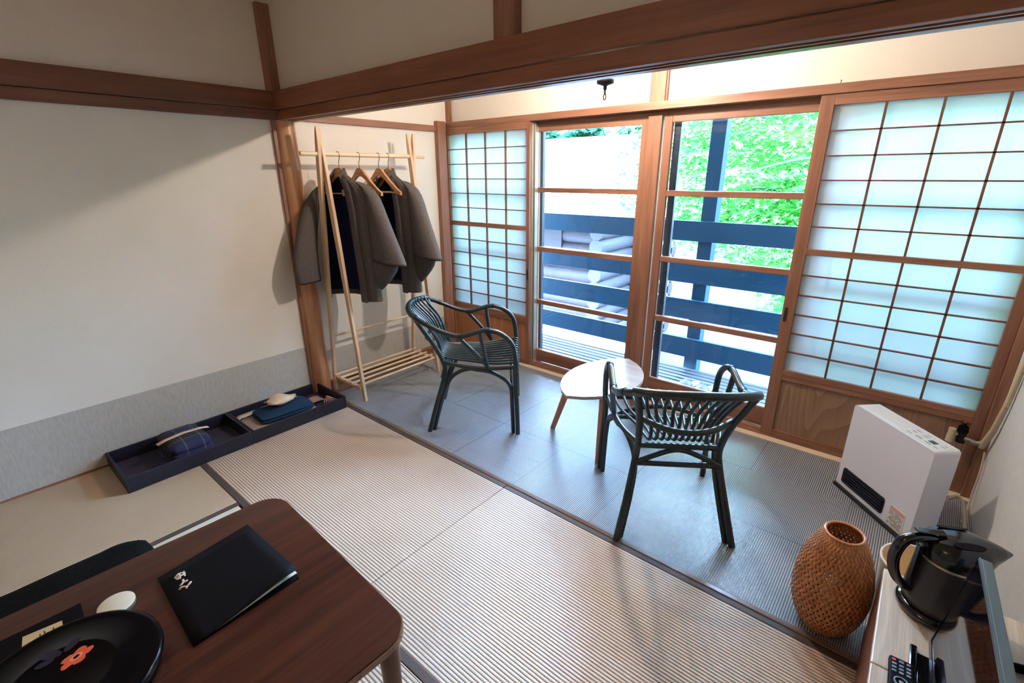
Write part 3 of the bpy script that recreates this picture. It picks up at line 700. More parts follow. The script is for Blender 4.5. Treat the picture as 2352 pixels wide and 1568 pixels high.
folded('c', .05, .35, -1.02, -.80, .009, .115, M['plaid'], '', '', .022, layers=3).build('cloth', M['plaid'], tag_plaid)
def band(pts, w, mat, par, name='paper_band'):
    m = MB(); r = [[Vector(p)-Vector(w)/2, Vector(p)+Vector(w)/2] for p in pts]; m.loft(r, closed=False); return m.build(name, mat, par, solid=.001)
band([(.215, -1.04, .122), (.215, -1.0, .1325), (.213, -.91, .1405), (.21, -.82, .1325), (.21, -.785, .124)], (.03, .004, 0), M['tan'], tag_plaid)
yk = thing('folded_yukata', (.2, -.36, .008), 'white patterned folded yukata with white paper band under the navy cloth', 'folded clothing')
folded('y', .035, .37, -.595, -.17, .009, .05, M['yuk'], '', '', .004, layers=4).build('cloth', M['yuk'], yk)
folded('y', .15, .36, -.598, -.50, .0505, .058, M['strx'], '', '', .001, layers=1).build('sleeve_fold', M['strx'], yk)
band([(.10, -.605, .03), (.10, -.58, .062), (.10, -.40, .0645), (.10, -.2, .062), (.10, -.165, .045)], (.055, 0, 0), M['white'], yk)
nv = tag(folded('n', .135, .34, -.53, -.19, .0655, .095, M['navy'], '', '', .012, RAD(-4), 2).build('folded_jacket', M['navy']), 'navy folded cloth jacket lying on the white patterned yukata', 'folded clothing')
def paper_bag():
    m = MB(); rows = []; c = Vector((.205, -.355, .1125))
    R = Matrix.Rotation(RAD(20), 3, 'Z')
    for i, (u, hw, hh, dz) in enumerate(((-.085, .042, .004, .03), (-.072, .04, .010, .024), (-.05, .045, .02, .022), (-.02, .055, .024, .025), (.02, .056, .022, .022), (.05, .05, .014, .015), (.085, .03, .004, .006), (.12, .006, .002, .003))):
        r = []
        for k_ in range(14):
            a = 2*pi*k_/14
            p = Vector((hw*1.15*cos(a)*(1+.14*sin(k_*2.7+i)), u+.008*sin(k_*3+i), dz+.004+hh*1.25*sin(a)*(1+.32*sin(k_*1.9+i*1.3))))
            r.append(c+R@p)
        rows.append(r)
    m.loft(rows, caps=True); return m.build('paper_bag', M['bag'])
tag(paper_bag(), 'crumpled tan paper bag on top of the navy folded cloth', 'paper bag')
po = MB(); rows = []
for i, y in enumerate((-.155, -.15, -.12, -.09, -.065, -.06)):
    h = (.006, .016, .026, .024, .016, .005)[i]
    rows.append([(.15+.05*cos(a)*(.9+.05*i/5), y+.004*sin(3*a), .012+h*.5+h*.5*sin(a)+.001) for a in [2*pi*q/16 for q in range(16)]])
po.loft(rows, caps=True)
tag(po.build('cloth_pouch', M['pouch']), 'small beige cloth pouch lying in the far end of the tray', 'pouch')
sr = MB(); sr.tube([(.25+.05*i/8, -.085+.045*i/8, .033) for i in range(9)], .023, 18); 
tag(sr.build('rolled_towel', M['strw']), 'small striped rolled towel at the pillar end of the tray', 'rolled towel')
tag(MB().bar((.2, -.045, .03), (.3, -.028, .03), .012, .03, (0, 0, 1)).build('toothbrush_packet', M['pinkc'], bevel=.002), 'slim pink packet standing against the far side of the tray', 'packet')

# ------------------------------------------------------------------ low table
def low_table():
    t = thing('low_table', (1.9, -1.42, 0), 'dark walnut low table with rounded corners in the foreground', 'low table')
    R = Matrix.Rotation(RAD(-2.6), 4, 'Z'); T = Matrix.Translation((2.352, -.985, 0))@R     # local origin: far right corner
    W, D, zt = .858, .92, .37
    def rr(x0, x1, y0, y1, r, n=8):
        o = []
        for cx, cy, a0 in ((x1-r, y1-r, 0), (x0+r, y1-r, 90), (x0+r, y0+r, 180), (x1-r, y0+r, 270)):
            for i in range(n+1): a = RAD(a0+90*i/n); o.append((cx+r*cos(a), cy+r*sin(a)))
        return o
    MB().prism(rr(-W, 0, -D, 0, .085), zt-.022, zt-.004, T).build('tabletop', M['walnutedge'], t, bevel=.006, bseg=3)
    MB().prism(rr(-W+.004, -.004, -D+.004, -.004, .081), zt-.004, zt, T).build('top_veneer', M['walnut'], t, bevel=.003)
    for x, y in ((-.055, -.055), (-W+.055, -.055), (-.055, -D+.055), (-W+.055, -D+.055)):
        c = T@Vector((x, y, 0)); MB().tube([(c.x, c.y, 0), (c.x, c.y, zt-.022)], [.02, .03], 20).build('leg', M['walnutz'], t)
    for a, b in (((-.055, -.055), (-W+.055, -.055)), ((-.055, -D+.055), (-W+.055, -D+.055)), ((-.055, -.055), (-.055, -D+.055)), ((-W+.055, -.055), (-W+.055, -D+.055))):
        p, q = T@Vector((*a, zt-.05)), T@Vector((*b, zt-.05)); MB().bar(p, q, .02, .055, (0, 0, 1)).build('apron', M['walnutz'], t)
low_table()
ZT = .3703
def folder():
    t = thing('folder', (1.8, -1.24, ZT), 'black information folder with pale brush lettering on the low table', 'folder')
    q = [(1.64, -1.372), (1.603, -1.10), (1.955, -1.10), (1.962, -1.383)]
    m = MB(); m.prism([q[0], q[3], q[2], q[1]], ZT, ZT+.003); m.build('back_cover', M['black'], t, bevel=.001)
    # sagging front cover: low along the spine side, raised at the free corner
    lift = lambda f, g_: .028*f**1.5*min(1, max(0, g_-.1)/.75)**1.2
    rows = []
    for i in range(9):
        f = i/8; row = []
        for j in range(9):
            g_ = j/8; a = Vector(q[0]).lerp(Vector(q[1]), g_); b = Vector(q[3]).lerp(Vector(q[2]), g_); p = a.lerp(b, f)
            z = ZT+.0065+lift(f, g_)
            row.append((p.x, p.y, z))
        rows.append(row)
    MB().loft(rows, closed=False).build('front_cover', M['black'], t, solid=.002)
    rows2 = [[(Vector(p).lerp(Vector((1.8, -1.24, p[2])), .02)-Vector((0, 0, .0022+(p[2]-ZT-.0065)*.45))) for p in r] for r in rows]
    MB().loft(rows2, closed=False).build('pages', M['white'], t, solid=.0015)
    # brush lettering, each stroke a small flat shape on the cover
    m = MB()
    def px(u, v):                      # lettering plane, u along the cover's long edge, v across
        a = Vector(q[0]).lerp(Vector(q[1]), v); b = Vector(q[3]).lerp(Vector(q[2]), v); return a.lerp(b, u)
    def stroke(pts, w):
        P = [px(*p_) for p_ in pts]; n = len(P)
        L, Rr = [], []
        for i, p_ in enumerate(P):
            d = (P[min(i+1, n-1)]-P[max(i-1, 0)]).normalized(); nn = Vector((-d.y, d.x)); ww = w*(.6+.4*sin(pi*(i+.5)/n))
            L.append(p_+nn*ww); Rr.append(p_-nn*ww)
        H = [ZT+.0088+lift(f, g_) for f, g_ in pts]
        m.loft([[(a.x, a.y, z), (b.x, b.y, z)] for a, b, z in zip(L, Rr, H)], closed=False)
    for pts, w in LETTERS: stroke(pts, w)
    m.build('lettering', M['ink'], t, solid=.0004)
# strokes in (along, across) fractions of the cover
LETTERS =  [([(0.139, 0.124), (0.118, 0.16), (0.119, 0.199)], 0.0031), ([(0.162, 0.127), (0.151, 0.166), (0.16, 0.219)], 0.0038), ([(0.105, 0.169), (0.141, 0.174), (0.19, 0.164)], 0.0031), ([(0.121, 0.209), (0.149, 0.21), (0.193, 0.211)], 0.0028), ([(0.174, 0.133), (0.178, 0.153), (0.19, 0.17)], 0.0028), ([(0.119, 0.222), (0.165, 0.224)], 0.0017), ([(0.216, 0.18), (0.248, 0.176), (0.268, 0.154), (0.276, 0.131)], 0.0035), ([(0.259, 0.211), (0.265, 0.194), (0.262, 0.173)], 0.0031), ([(0.334, 0.185), (0.322, 0.206), (0.305, 0.228)], 0.0038), ([(0.317, 0.109), (0.303, 0.132), (0.313, 0.156)], 0.0031), ([(0.313, 0.156), (0.341, 0.178), (0.358, 0.164)], 0.0031)]
folder()
co_t = thing('coaster', (1.663, -1.474, ZT), 'round white coaster puck on the low table', 'coaster')
MB().lathe([(.042, 0), (.043, .003), (.043, .009)], (1.663, -1.474, ZT), 36).build('base', M['grey'], co_t)
MB().lathe([(.0425, .0091), (.0425, .0125), (.041, .0135), (.0, .0135)], (1.663, -1.474, ZT), 36).build('disc', M['coaster'], co_t)
def lacquer():
    c = (1.868, -1.612, ZT); t = thing('lacquer_box', c, 'round black lacquer box with orange flower on the low table', 'lacquer box')
    MB().lathe([(.17, 0), (.182, .006), (.185, .03)], c, 64).build('bowl', M['lacq'], t)
    MB().lathe([(.19, .0305), (.192, .036), (.19, .044), (.182, .049), (.176, .048), (.165, .0475), (.1, .05), (.098, .0515), (.095, .05), (.0, .051)], c, 64).build('lid', M['lacq'], t)
    z = c[2]+.0515; f = MB(); cx, cy = 1.83, -1.578
    ax = Vector((-.366, .93, 0))
    def squash(m):
        out = []
        for v in m.v:
            v = Vector(v); r = v-Vector((cx, cy, 0)); r.z = 0; along = r.dot(ax); q = ax*along*.95+(r-ax*along)*.62; out.append((cx+q.x, cy+q.y, v.z))
        m.v = out; return m
    for k_ in range(5):
        a = 2*pi*k_/5+.3; poly = []
        for q in range(12):
            b = 2*pi*q/12; rx, ry = .019*cos(b), .0145*sin(b)*(1+.15*sin(4*b)); poly.append((cx+.018*cos(a)+rx*cos(a)-ry*sin(a), cy+.018*sin(a)+rx*sin(a)+ry*cos(a)))
        f.prism(poly, z, z+.0006+.0001*k_)
    squash(f).build('flower', M['orange'], t)
    ring = MB(); o_ = [(cx+.014*cos(a), cy+.014*sin(a)) for a in [2*pi*q/20 for q in range(20)]]; ring.prism(o_, z, z+.0014); squash(ring).build('flower_centre', M['pinkc'], t)
    d_ = MB(); d_.prism([(cx+.007*cos(a), cy+.007*sin(a)) for a in [2*pi*q/16 for q in range(16)]], z, z+.0018); squash(d_).build('flower_eye', M['black'], t)
    lf = MB()
    for dx, dy, a, s in ((-.055, -.04, .8, .026), (-.035, -.052, 1.5, .018), (-.05, .0, 2.2, .02)):
        lf.prism([(cx+dx+s*cos(b)*cos(a)-s*.5*sin(b)*sin(a), cy+dy+s*cos(b)*sin(a)+s*.5*sin(b)*cos(a)) for b in [2*pi*q/14 for q in range(14)]], z, z+.0005)
    lf.build('leaf', M['bluel'], t)
lacquer()
def case():
    t = thing('card_stand', (1.62, -1.63, ZT), 'flat black case with a cream handwritten card beside the lacquer box', 'card holder')
    R = Matrix.Translation((1.62, -1.63, 0))@Matrix.Rotation(RAD(-3), 4, 'Z')
    P = [R@Vector((x, y, 0)) for x, y in ((-.05, -.14), (.052, -.14), (.052, .09), (-.05, .09))]
    MB().prism([(p.x, p.y) for p in P], ZT, ZT+.006).build('case', M['black'], t, bevel=.002)
    P = [R@Vector((x, y, 0)) for x, y in ((-.022, -.028), (.046, -.034), (.042, .047), (-.012, .048))]
    MB().prism([(p.x, p.y) for p in P], ZT+.0062, ZT+.0072).build('card', M['cream'], t)
    m = MB()
    for a, b in (((.0, .03), (.032, .026)), ((.012, .034), (.014, .022)), ((-.004, .012), (.028, .014)), ((.0, .004), (.03, .002)), ((.008, .018), (.012, -.002)), ((.022, .018), (.024, -.004)), ((.03, -.008), (.034, .004)), ((.036, -.014), (.022, -.01))):
        p, q = R@Vector((*a, ZT+.0075)), R@Vector((*b, ZT+.0075)); m.bar(p, q, .003, .0004, (0, 0, 1))
    m.build('handwriting', M['inkd'], t)
case()
cu = MB(); rows = []
for (z, sc) in ((.002, .9), (.012, .985), (.03, 1.0), (.05, .985), (.066, .93), (.076, .8), (.084, .5), (.086, .0001)):
    r = []
    for k_ in range(48):
        a = 2*pi*k_/48; cu_, su_ = cos(a), sin(a); u = abs(cu_)**.35*(1 if cu_ > 0 else -1); v = abs(su_)**.35*(1 if su_ > 0 else -1)
        r.append((1.13+u*.27*sc+.003*sin(k_*5), -1.555+v*.285*sc+.003*cos(k_*7), z+.002*sin(k_*3+z*90)))
    rows.append(r)
cu.loft(rows, caps=False)
tag(cu.build('floor_cushion', M['cushion']), 'black patterned floor cushion behind the low table', 'floor cushion')

# ------------------------------------------------------------------ gas fan heater
def heater():
    t = thing('fan_heater', (0, 0, 0), 'white gas fan heater standing before the right shoji', 'heater')
    W, D, H = .43, .112, .452
    B = lambda m, n, mat, **k_: m.build(n, mat, t, local=True, **k_)
    # local: x along the front, y depth (front at 0), z up
    poly = [(0, .018), (0, H-.012), (.006, H-.003), (.012, H), (W-.012, H), (W-.004, H-.004), (W, H-.014), (W, .018)]
    Mf = Matrix(((1, 0, 0, 0), (0, 0, 1, 0), (0, 1, 0, 0), (0, 0, 0, 1)))
    B(MB().prism(poly[::-1], 0, D, Mf), 'body', M['heat'], bevel=.006, bseg=3)
    B(MB().box(-.006, W+.006, -.012, D+.01, 0, .018), 'base', M['grille'], bevel=.004)
    # outlet grille
    def rrect(x0, x1, z0, z1, r, n=5):
        o = []
        for cx, cz, a0 in ((x1-r, z1-r, 0), (x0+r, z1-r, 90), (x0+r, z0+r, 180), (x1-r, z0+r, 270)):
            for i in range(n+1): a = RAD(a0+90*i/n); o.append((cx+r*cos(a), cz+r*sin(a)))
        return o
    B(MB().prism(rrect(.03, .285, .04, .122, .012)[::-1], -.003, .001, Mf), 'grille', M['grille'])
    for i in range(5): B(MB().bar((.036, -.006, .055+.0135*i), (.279, -.006, .055+.0135*i), .006, .0045, (0, 0, 1)), 'grille_slat', M['lcd'])
    # control panel on the top
    B(MB().box(.245, .415, .012, .098, H-.001, H+.0012), 'control_panel', M['heats'], bevel=.001)
    B(MB().box(.02, .235, .03, .1, H-.001, H+.0009), 'top_plate', M['heats'], bevel=.0008)
    z = H+.0012
    B(MB().box(.345, .375, .045, .068, z, z+.0005), 'display', M['lcd'])
    for x, y, a, b in ((.26, .075, .02, .006), (.26, .055, .02, .006), (.26, .028, .024, .005), (.3, .03, .03, .01), (.305, .06, .022, .004), (.305, .07, .022, .004), (.345, .028, .03, .008), (.385, .03, .02, .005), (.39, .06, .018, .004), (.39, .075, .012, .004), (.3, .085, .02, .004)):
        B(MB().box(x, x+a, y, y+b, z, z+.0006), 'button', M['btn'])
    # warning sticker
    st_ = B(MB().box(.315, .395, -.0012, .0, .022, .122), 'sticker', M['white'])
    m1, m2 = MB(), MB(); rnd = random.Random(3)
    for r in range(2):
        x = .319
        while x < .39:
            w_ = rnd.uniform(.003, .006); m1.box(x, x+w_*.8, -.0018, -.0012, .110-.009*r, .1155-.009*r); x += w_+.001
    for r in range(10):
        x = .319 if r not in (3, 7) else .335; zz = .092-.0068*r
        while x < .388:
            w_ = rnd.uniform(.0015, .005)
            if rnd.random() < .8: m2.box(x, x+w_*.75, -.0018, -.0012, zz, zz+.0042)
            x += w_+.0006
    c_ = m1.build('red_print', M['redp'], st_, local=True); c_ = m2.build('small_print', M['greyp'], st_, local=True)
    t.location = (3.083, 1.102, 0); t.rotation_euler.z = math.atan2(-.31, .295)
heater()

# gas tap, pipe and hose
def gas():
    t = thing('gas_tap', (3.5, 1.37, .3), 'brass and black gas tap on a pipe in the right corner', 'gas tap')
    y = 1.345
    MB().tube([(3.572, 1.33, .30), (3.58, 1.25, .42), (3.584, 1.2, .56)], [.013, .012, .0105], 12).tube([(3.584, 1.2, .56), (3.586, 1.16, .78), (3.586, 1.13, 1.2), (3.586, 1.12, 1.9)], .0105, 12).build('pipe', M['pipe'], t)
    MB().tube([(3.572, y-.02, .318), (3.55, y-.02, .312), (3.51, y-.01, .318)], [.014, .012, .011], 12).tube([(3.545, y-.02, .312), (3.535, y-.018, .313)], .0155, 6).tube([(3.525, y-.015, .315), (3.518, y-.014, .316)], .015, 6).build('elbow', M['steel'], t)
    MB().tube([(3.5, y, .29), (3.497, y, .345)], .017, 14).build('valve_body', M['iron'], t)
    MB().tube([(3.497, y, .345), (3.497, y, .372)], [.022, .018], 14).tube([(3.497, y, .372), (3.497, y, .39)], [.010, .007], 10).build('valve_cap', M['black'], t)
    MB().tube([(3.497, y, .39), (3.497, y, .4)], [.006, .003], 8).build('knob', M['redk'], t)
    MB().tube([(3.49, y, .33), (3.455, y-.005, .33)], .01, 12).tube([(3.462, y-.005, .352), (3.462, y-.005, .322)], .014, 12).tube([(3.462, y-.005, .322), (3.462, y-.005, .285)], .0155, 12).build('outlet', M['pipe'], t)
    MB().tube(spline([(3.585, 1.3, .29), (3.588, 1.27, .2), (3.585, 1.25, .1), (3.58, 1.2, .02), (3.56, 1.1, .014)], 6), .004, 8).build('thin_pipe', M['hose'], t)
gas()
tag(MB().tube(spline([(3.50, 1.12, .1), (3.53, 1.13, .12), (3.555, 1.08, .09), (3.568, .95, .02), (3.57, .8, .012), (3.55, .6, .012), (3.56, .42, .012)], 8), .0075, 10).build('gas_hose', M['hose']), 'beige hose curving to the floor behind the white heater', 'hose')

# ------------------------------------------------------------------ woven bamboo lamp
def bamboo():
    cx, cy = 3.17, .135
    t = thing('bamboo_lamp', (cx, cy, .0), 'egg-shaped woven bamboo floor lamp at the end of the veranda sill', 'lamp')
    prof = [(.064, .0), (.080, .02), (.097, .055), (.109, .10), (.115, .15), (.113, .205), (.104, .26), (.090, .31), (.073, .35), (.060, .372), (.054, .38)]
    def rad(z):
        for (r0, z0), (r1, z1) in zip(prof, prof[1:]):
            if z <= z1: f = (z-z0)/(z1-z0); return r0+(r1-r0)*f
        return prof[-1][0]
    n = 42; tw = 1.75; hw = .0047
    for sgn, nm, dr in ((1, 'strand', .0), (-1, 'strand', .0012)):
        for i in range(n):
            m = MB(); rings = []
            for k_ in range(120):
                z = .001+.377*k_/119; tt = z/.38; a = 2*pi*i/n+sgn*tw*tt; r = rad(z)+sgn*.0011*cos(pi*(2*tw*tt*n/(2*pi)))
                # strip: horizontal half width along tangent
                s = hw/r*(.55+.6*r/.115)*1.05
                rings.append([(cx+r*cos(a-s), cy+r*sin(a-s), z), (cx+r*cos(a+s), cy+r*sin(a+s), z)])
            m.loft(rings, closed=False); m.build(nm, M['basket'], t, solid=.0009)
    m = MB(); m.tube([(cx+.055*cos(a), cy+.055*sin(a), .381) for a in [2*pi*q/40 for q in range(40)]], .005, 10, closed=True); m.build('rim', M['basket'], t)
    m = MB(); m.tube([(cx+.064*cos(a), cy+.064*sin(a), .005) for a in [2*pi*q/40 for q in range(40)]], .005, 8, closed=True); m.build('rim', M['basket'], t)
    MB().lathe([(.05, .004), (.05, .02), (.02, .025), (.018, .06)], (cx, cy, 0), 24).build('lamp_base', M['iron'], t)
    MB().lathe([(.013, .06), (.016, .075), (.028, .10), (.03, .12), (.02, .14), (.003, .148)], (cx, cy, 0), 20).build('bulb', M['binw'], t)
bamboo()
bn = thing('waste_bin', (3.375, .215, 0), 'round white waste bin with cream inside between lamp and console', 'waste bin')
MB().lathe([(.0, .0), (.078, .0), (.08, .003), (.1, .305), (.104, .31), (.103, .315), (.098, .314)], (3.375, .215, 0), 40, cap=False).build('shell', M['binw'], bn)
MB().lathe([(.0975, .313), (.0965, .305), (.078, .02), (.0, .018)], (3.375, .215, 0), 40, cap=False).build('liner', M['binc'], bn)

# ------------------------------------------------------------------ console with kettle, TV, remote
CZT = .338
def console(y0, y1, label):
    t = thing('tv_console', (3.44, (y0+y1)/2, 0), label, 'low console', 'low consoles along the right wall')
    MB().box(3.285, 3.595, y0, y1, CZT-.02, CZT).build('top', [M['lam']], t, bevel=.003)
    MB().box(3.286, 3.31, y0+.001, y1-.001, .03, CZT-.02).build('front_panel', M['dred'], t, bevel=.002)
    for y in (y0+.001, y1-.02): MB().box(3.31, 3.59, y, y+.019, .0016, CZT-.02).build('side_panel', M['dred'], t, bevel=.002)
    MB().box(3.30, 3.59, y0+.02, y1-.02, .0016, .03).build('plinth', M['black'], t)
    return t
console(-.298, .098, 'pale-topped console unit under the kettle, front half of the TV stand'); console(-1.2, -.301, 'pale-topped console unit under the remote, nearer the foreground')

def kettle():
    cx, cy, z0 = 3.405, -.006, CZT+.001
    t = thing('electric_kettle', (cx, cy, z0), 'black electric kettle with long spout on the console', 'kettle')
    a = RAD(28)                                   # spout direction
    d = Vector((cos(a), sin(a), 0)); n = Vector((-sin(a), cos(a), 0)); O = Vector((cx, cy, z0))
    MB().lathe([(.08, 0), (.088, .004), (.091, .012), (.088, .022), (.08, .027)], (cx, cy, z0), 40).build('power_base', M['blackg'], t)
    MB().lathe([(.074, .028), (.081, .034), (.081, .06), (.078, .13), (.0755, .178), (.0745, .182)], (cx, cy, z0), 40).build('body', M['kettlebody'], t)
    MB().lathe([(.075, .182), (.0775, .184), (.0775, .187), (.075, .189)], (cx, cy, z0), 40).build('trim_ring', M['steel'], t)
    # upper collar and domed lid running out into the spout
    rings = []
    for (z, r, e, pw) in ((.189, .0745, .0, 6), (.204, .0765, .010, 8), (.214, .0765, .038, 10), (.224, .0745, .050, 12), (.235, .069, .034, 9), (.246, .056, .020, 7), (.253, .036, .01, 6), (.256, .016, .0, 6), (.2565, .003, .0, 6)):
        ring = []
        for k_ in range(56):
            an = 2*pi*k_/56; c, s_ = cos(an), sin(an)
            ext = e*max(0, c)**pw
            ring.append(O+d*(c*r+ext)+n*(s_*r)+Vector((0, 0, z-ext*.05)))
        rings.append(ring)
    MB().loft(rings, caps=True).build('upper_housing', M['blackk'], t)
    for s in (-1, 1):
        poly = [O+d*(.0+.036*cos(b))+n*(s*(.037)+.010*sin(b))+Vector((0, 0, .2515-s*.25*.010*sin(b))) for b in [2*pi*q/24 for q in range(24)]]
        m = MB(); top = [p+Vector((0, 0, .0025)) for p in poly]; m.loft([poly, top], caps=True); m.build('lid_recess', M['black'], t)
    # D-shaped handle, opposite the spout
    hp = spline([O-d*.05+Vector((0, 0, .238)), O-d*.085+Vector((0, 0, .24)), O-d*.122+Vector((0, 0, .224)), O-d*.136+Vector((0, 0, .178)), O-d*.128+Vector((0, 0, .125)), O-d*.105+Vector((0, 0, .085)), O-d*.072+Vector((0, 0, .066))], 6)
    MB().tube(hp, [.013+.004*sin(pi*i/(len(hp)-1)) for i in range(len(hp))], 14, flat=.8).build('handle', M['blackg'], t)
    MB().bar(O-d*.081+Vector((0, 0, .215)), O-d*.081+Vector((0, 0, .07)), .02, .012, d).build('handle_back', M['blackk'], t, bevel=.003)
    MB().bar(O-d*.105+Vector((0, 0, .259)), O-d*.035+Vector((0, 0, .258)), .022, .005, (0, 0, 1)).build('lid_lever', M['blackg'], t, bevel=.003)
kettle()

def tv():
    t = thing('television', (3.42, -.4, CZT), 'small black flat television leaning back on the console', 'television')
    A = Vector((3.391, -.165, .358)); B_ = Vector((3.425, -.135, .632)); u = (B_-A); L = .52; ax = Vector((.035, -1, 0)).normalized()
    nrm = u.cross(ax).normalized()                # out of the back
    if nrm.x < 0: nrm = -nrm
    def slab(u0, u1, l0, l1, d0, d1):
        P = lambda uu, ll, dd: A+u*uu+ax*ll+nrm*dd
        return MB().hexa([P(u0, l0, d0), P(u0, l1, d0), P(u0, l1, d1), P(u0, l0, d1), P(u1, l0, d0), P(u1, l1, d0), P(u1, l1, d1), P(u1, l0, d1)])
    slab(0, 1, 0, L, .004, .026).build('case', M['bezel'], t, bevel=.003)
    slab(0.06, .975, .008, L-.008, .0015, .0045).build('screen', M['screen'], t)
    slab(0, .06, 0, L, 0, .004).build('lower_bezel', M['blackg'], t, bevel=.001)
    slab(.975, 1, 0, L, .001, .004).build('upper_bezel', M['bezel'], t)
    for l0, l1 in ((0, .008), (L-.008, L)): slab(.06, .975, l0, l1, 0, .004).build('side_bezel', M['blackg'], t)
    slab(.15, .75, .06, L-.06, .026, .045).build('rear_cover', M['black'], t, bevel=.004)
    MB().box(3.357, 3.372, -.47, -.185, CZT, CZT+.012).box(3.372, 3.5, -.46, -.2, CZT, CZT+.006).build('stand_plate', M['blackg'], t, bevel=.003)
    MB().bar((3.43, -.34, CZT+.004), (3.44, -.34, CZT+.12), .08, .014, (1, 0, 0)).build('stand_neck', M['blackg'], t, bevel=.002)
tv()
ac = thing('aerial_plug', (3.53, -.13, CZT), 'black aerial plug and lead lying behind the television', 'plug')
MB().tube([(3.525, -.12, CZT+.013), (3.56, -.105, CZT+.013), (3.575, -.1, CZT+.013)], [.0075, .011, .011], 14).build('plug_body', M['black'], ac)
MB().tube(spline([(3.482, -.14, CZT+.03), (3.49, -.132, CZT+.016), (3.5, -.128, CZT+.012), (3.526, -.12, CZT+.012)], 5), .004, 8).build('lead', M['black'], ac)
def remote():
    t = thing('remote_control', (3.34, -.36, CZT), 'black television remote with coloured buttons on the near console', 'remote control')
    R = Matrix.Translation((3.345, -.355, CZT))@Matrix.Rotation(RAD(2), 4, 'Z')
    m = MB(); m.box(-.024, .024, -.095, .095, 0, .016); m.v = [tuple(R@Vector(v)) for v in m.v]; m.build('shell', M['black'], t, bevel=.004)
    def b(x, y, w, h, mat):
        m = MB(); m.box(x-w, x+w, y-h, y+h, .016, .0178); m.v = [tuple(R@Vector(v)) for v in m.v]; m.build('button', mat, t, bevel=.0008)
    b(-.015, .083, .004, .0035, M['btnr']); b(0, .083, .005, .0035, M['btnc']); b(.014, .083, .004, .003, M['btnc'])
    for r in range(3):
        for c in range(3): b(-.014+.014*c, .07-.011*r, .0045, .003, M['btnc'] if (r+c) % 3 else M['btn'])
    m = MB(); m.tube([R@Vector((.013*cos(a), .02+.013*sin(a), .0168)) for a in [2*pi*q/24 for q in range(24)]], .0022, 6, closed=True); m.build('ring_button', M['btnc'], t)
    b(0, .02, .004, .004, M['btn'])
    for r in range(5):
        for c in range(3): b(-.014+.014*c, -.008-.014*r, .0045, .0035, M['btn'])
remote()

# ------------------------------------------------------------------ outside: deck, railing, slippers
dk = thing('timber_deck', (1.8, 1.9, -.03), 'grey slatted timber deck outside the glass doors', 'deck')
for i in range(9):
    y = 1.63+.062*i; MB().box(-2.2, 5.5, y, y+.038, -.024, -.002).build('slat', M['deck'], dk, bevel=.003)
for x in (-1.5, .2, 1.9, 3.6): MB().box(x, x+.06, 1.61, 2.18, -.12, -.0245).build('joist', M['sash'], dk)
rl = thing('deck_railing', (1.8, 2.22, -.1), 'dark board railing along the outer edge of the deck, coloured blue for sky haze', 'railing')
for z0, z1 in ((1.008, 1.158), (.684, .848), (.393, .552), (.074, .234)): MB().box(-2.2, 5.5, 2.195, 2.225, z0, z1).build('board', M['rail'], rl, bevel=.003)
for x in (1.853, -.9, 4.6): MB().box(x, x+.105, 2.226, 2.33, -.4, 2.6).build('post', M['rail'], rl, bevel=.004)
def slipper(x, y, rz, label):
    t = thing('slipper', (x, y, -.001), label, 'slipper', 'slippers on the deck')
    R = Matrix.Translation((x, y, -.001))@Matrix.Rotation(rz, 4, 'Z'); out = []
    for q in range(28):
        a = 2*pi*q/28; yy = .125*sin(a); w_ = .043+.007*sin(a); out.append((w_*cos(a), yy))
    MB().prism(out, 0, .018, R).build('sole', M['slip'], t, bevel=.004)
    MB().prism([(p[0]*.9, p[1]*.94) for p in out], .0182, .0192, R).build('insole', M['slipin'], t)
    rings = []
    for i in range(7):
        yy = .02+.1*i/6; h = .05*(1-(i/6)**2.2)+.004; w_ = .051*(1-.35*(i/6)**3)
        rings.append([R@Vector((w_*cos(b), yy, .014+h*sin(b))) for b in [pi*q/10 for q in range(11)]])
    MB().loft(rings, closed=False).build('upper', M['slip'], t, solid=.003)
slipper(2.062, 1.80, RAD(160), 'grey slipper on the deck, left one of the pair'); slipper(2.185, 1.79, RAD(163), 'grey slipper on the deck, right one of the pair')

# ------------------------------------------------------------------ outside: ground, cabin, trees
st('floor_ground', MB().box(-40, 40, 2.4, 60, -2.4, -2.2), M['ground'])
def cabin():
    t = thing('log_cabin', (-4, 8.4, -2.2), 'log cabin with a white roof seen through the left glass door', 'cabin')
    Y = 8.0; r = .17
    for i in range(9):
        z = -2.05+i*.31
        MB().tube([(-9, Y+.3, z), (-2.25, Y+.3, z)], r, 14).build('log', M['log'], t)
    for i in range(9):
        z = -1.9+i*.31
        MB().tube([(-2.32, Y-.15, z), (-2.32, Y+3, z)], r*.95, 16).build('cross_log', M['logend'], t)
    for i in range(9):
        z = -2.05+i*.31
        MB().tube([(-2.2, Y+1.6, z), (-1.25, Y+1.6, z)], r, 14).build('log', M['log'], t)
    MB().box(-1.55, -1.47, Y+1.36, Y+1.5, -2.1, .7).box(-1.33, -1.25, Y+1.36, Y+1.5, -2.1, .7).build('window_frame', M['roofw'], t)
    MB().box(-5.6, -3.4, Y+.1, Y+.2, -.55, .25).build('shutter', M['log'], t)
    m = MB(); m.hexa([(-10, 6.9, .48), (-1.2, 6.9, .48), (-1.2, 10.6, 2.34), (-10, 10.6, 2.34), (-10, 6.9, .58), (-1.2, 6.9, .58), (-1.2, 10.6, 2.44), (-10, 10.6, 2.44)]); m.build('roof', M['roofw'], t)
    for i in range(6):
        f = .03+.05*i; MB().bar((-10, 6.9+3.7*f, .59+1.86*f), (-1.2, 6.9+3.7*f, .59+1.86*f), .02, .02).build('roof_batten', M['log'], t)
    MB().box(-8, -.8, 5.2, 7.6, -2.2, -1.9).build('terrace', M['roofw'], t)
cabin()
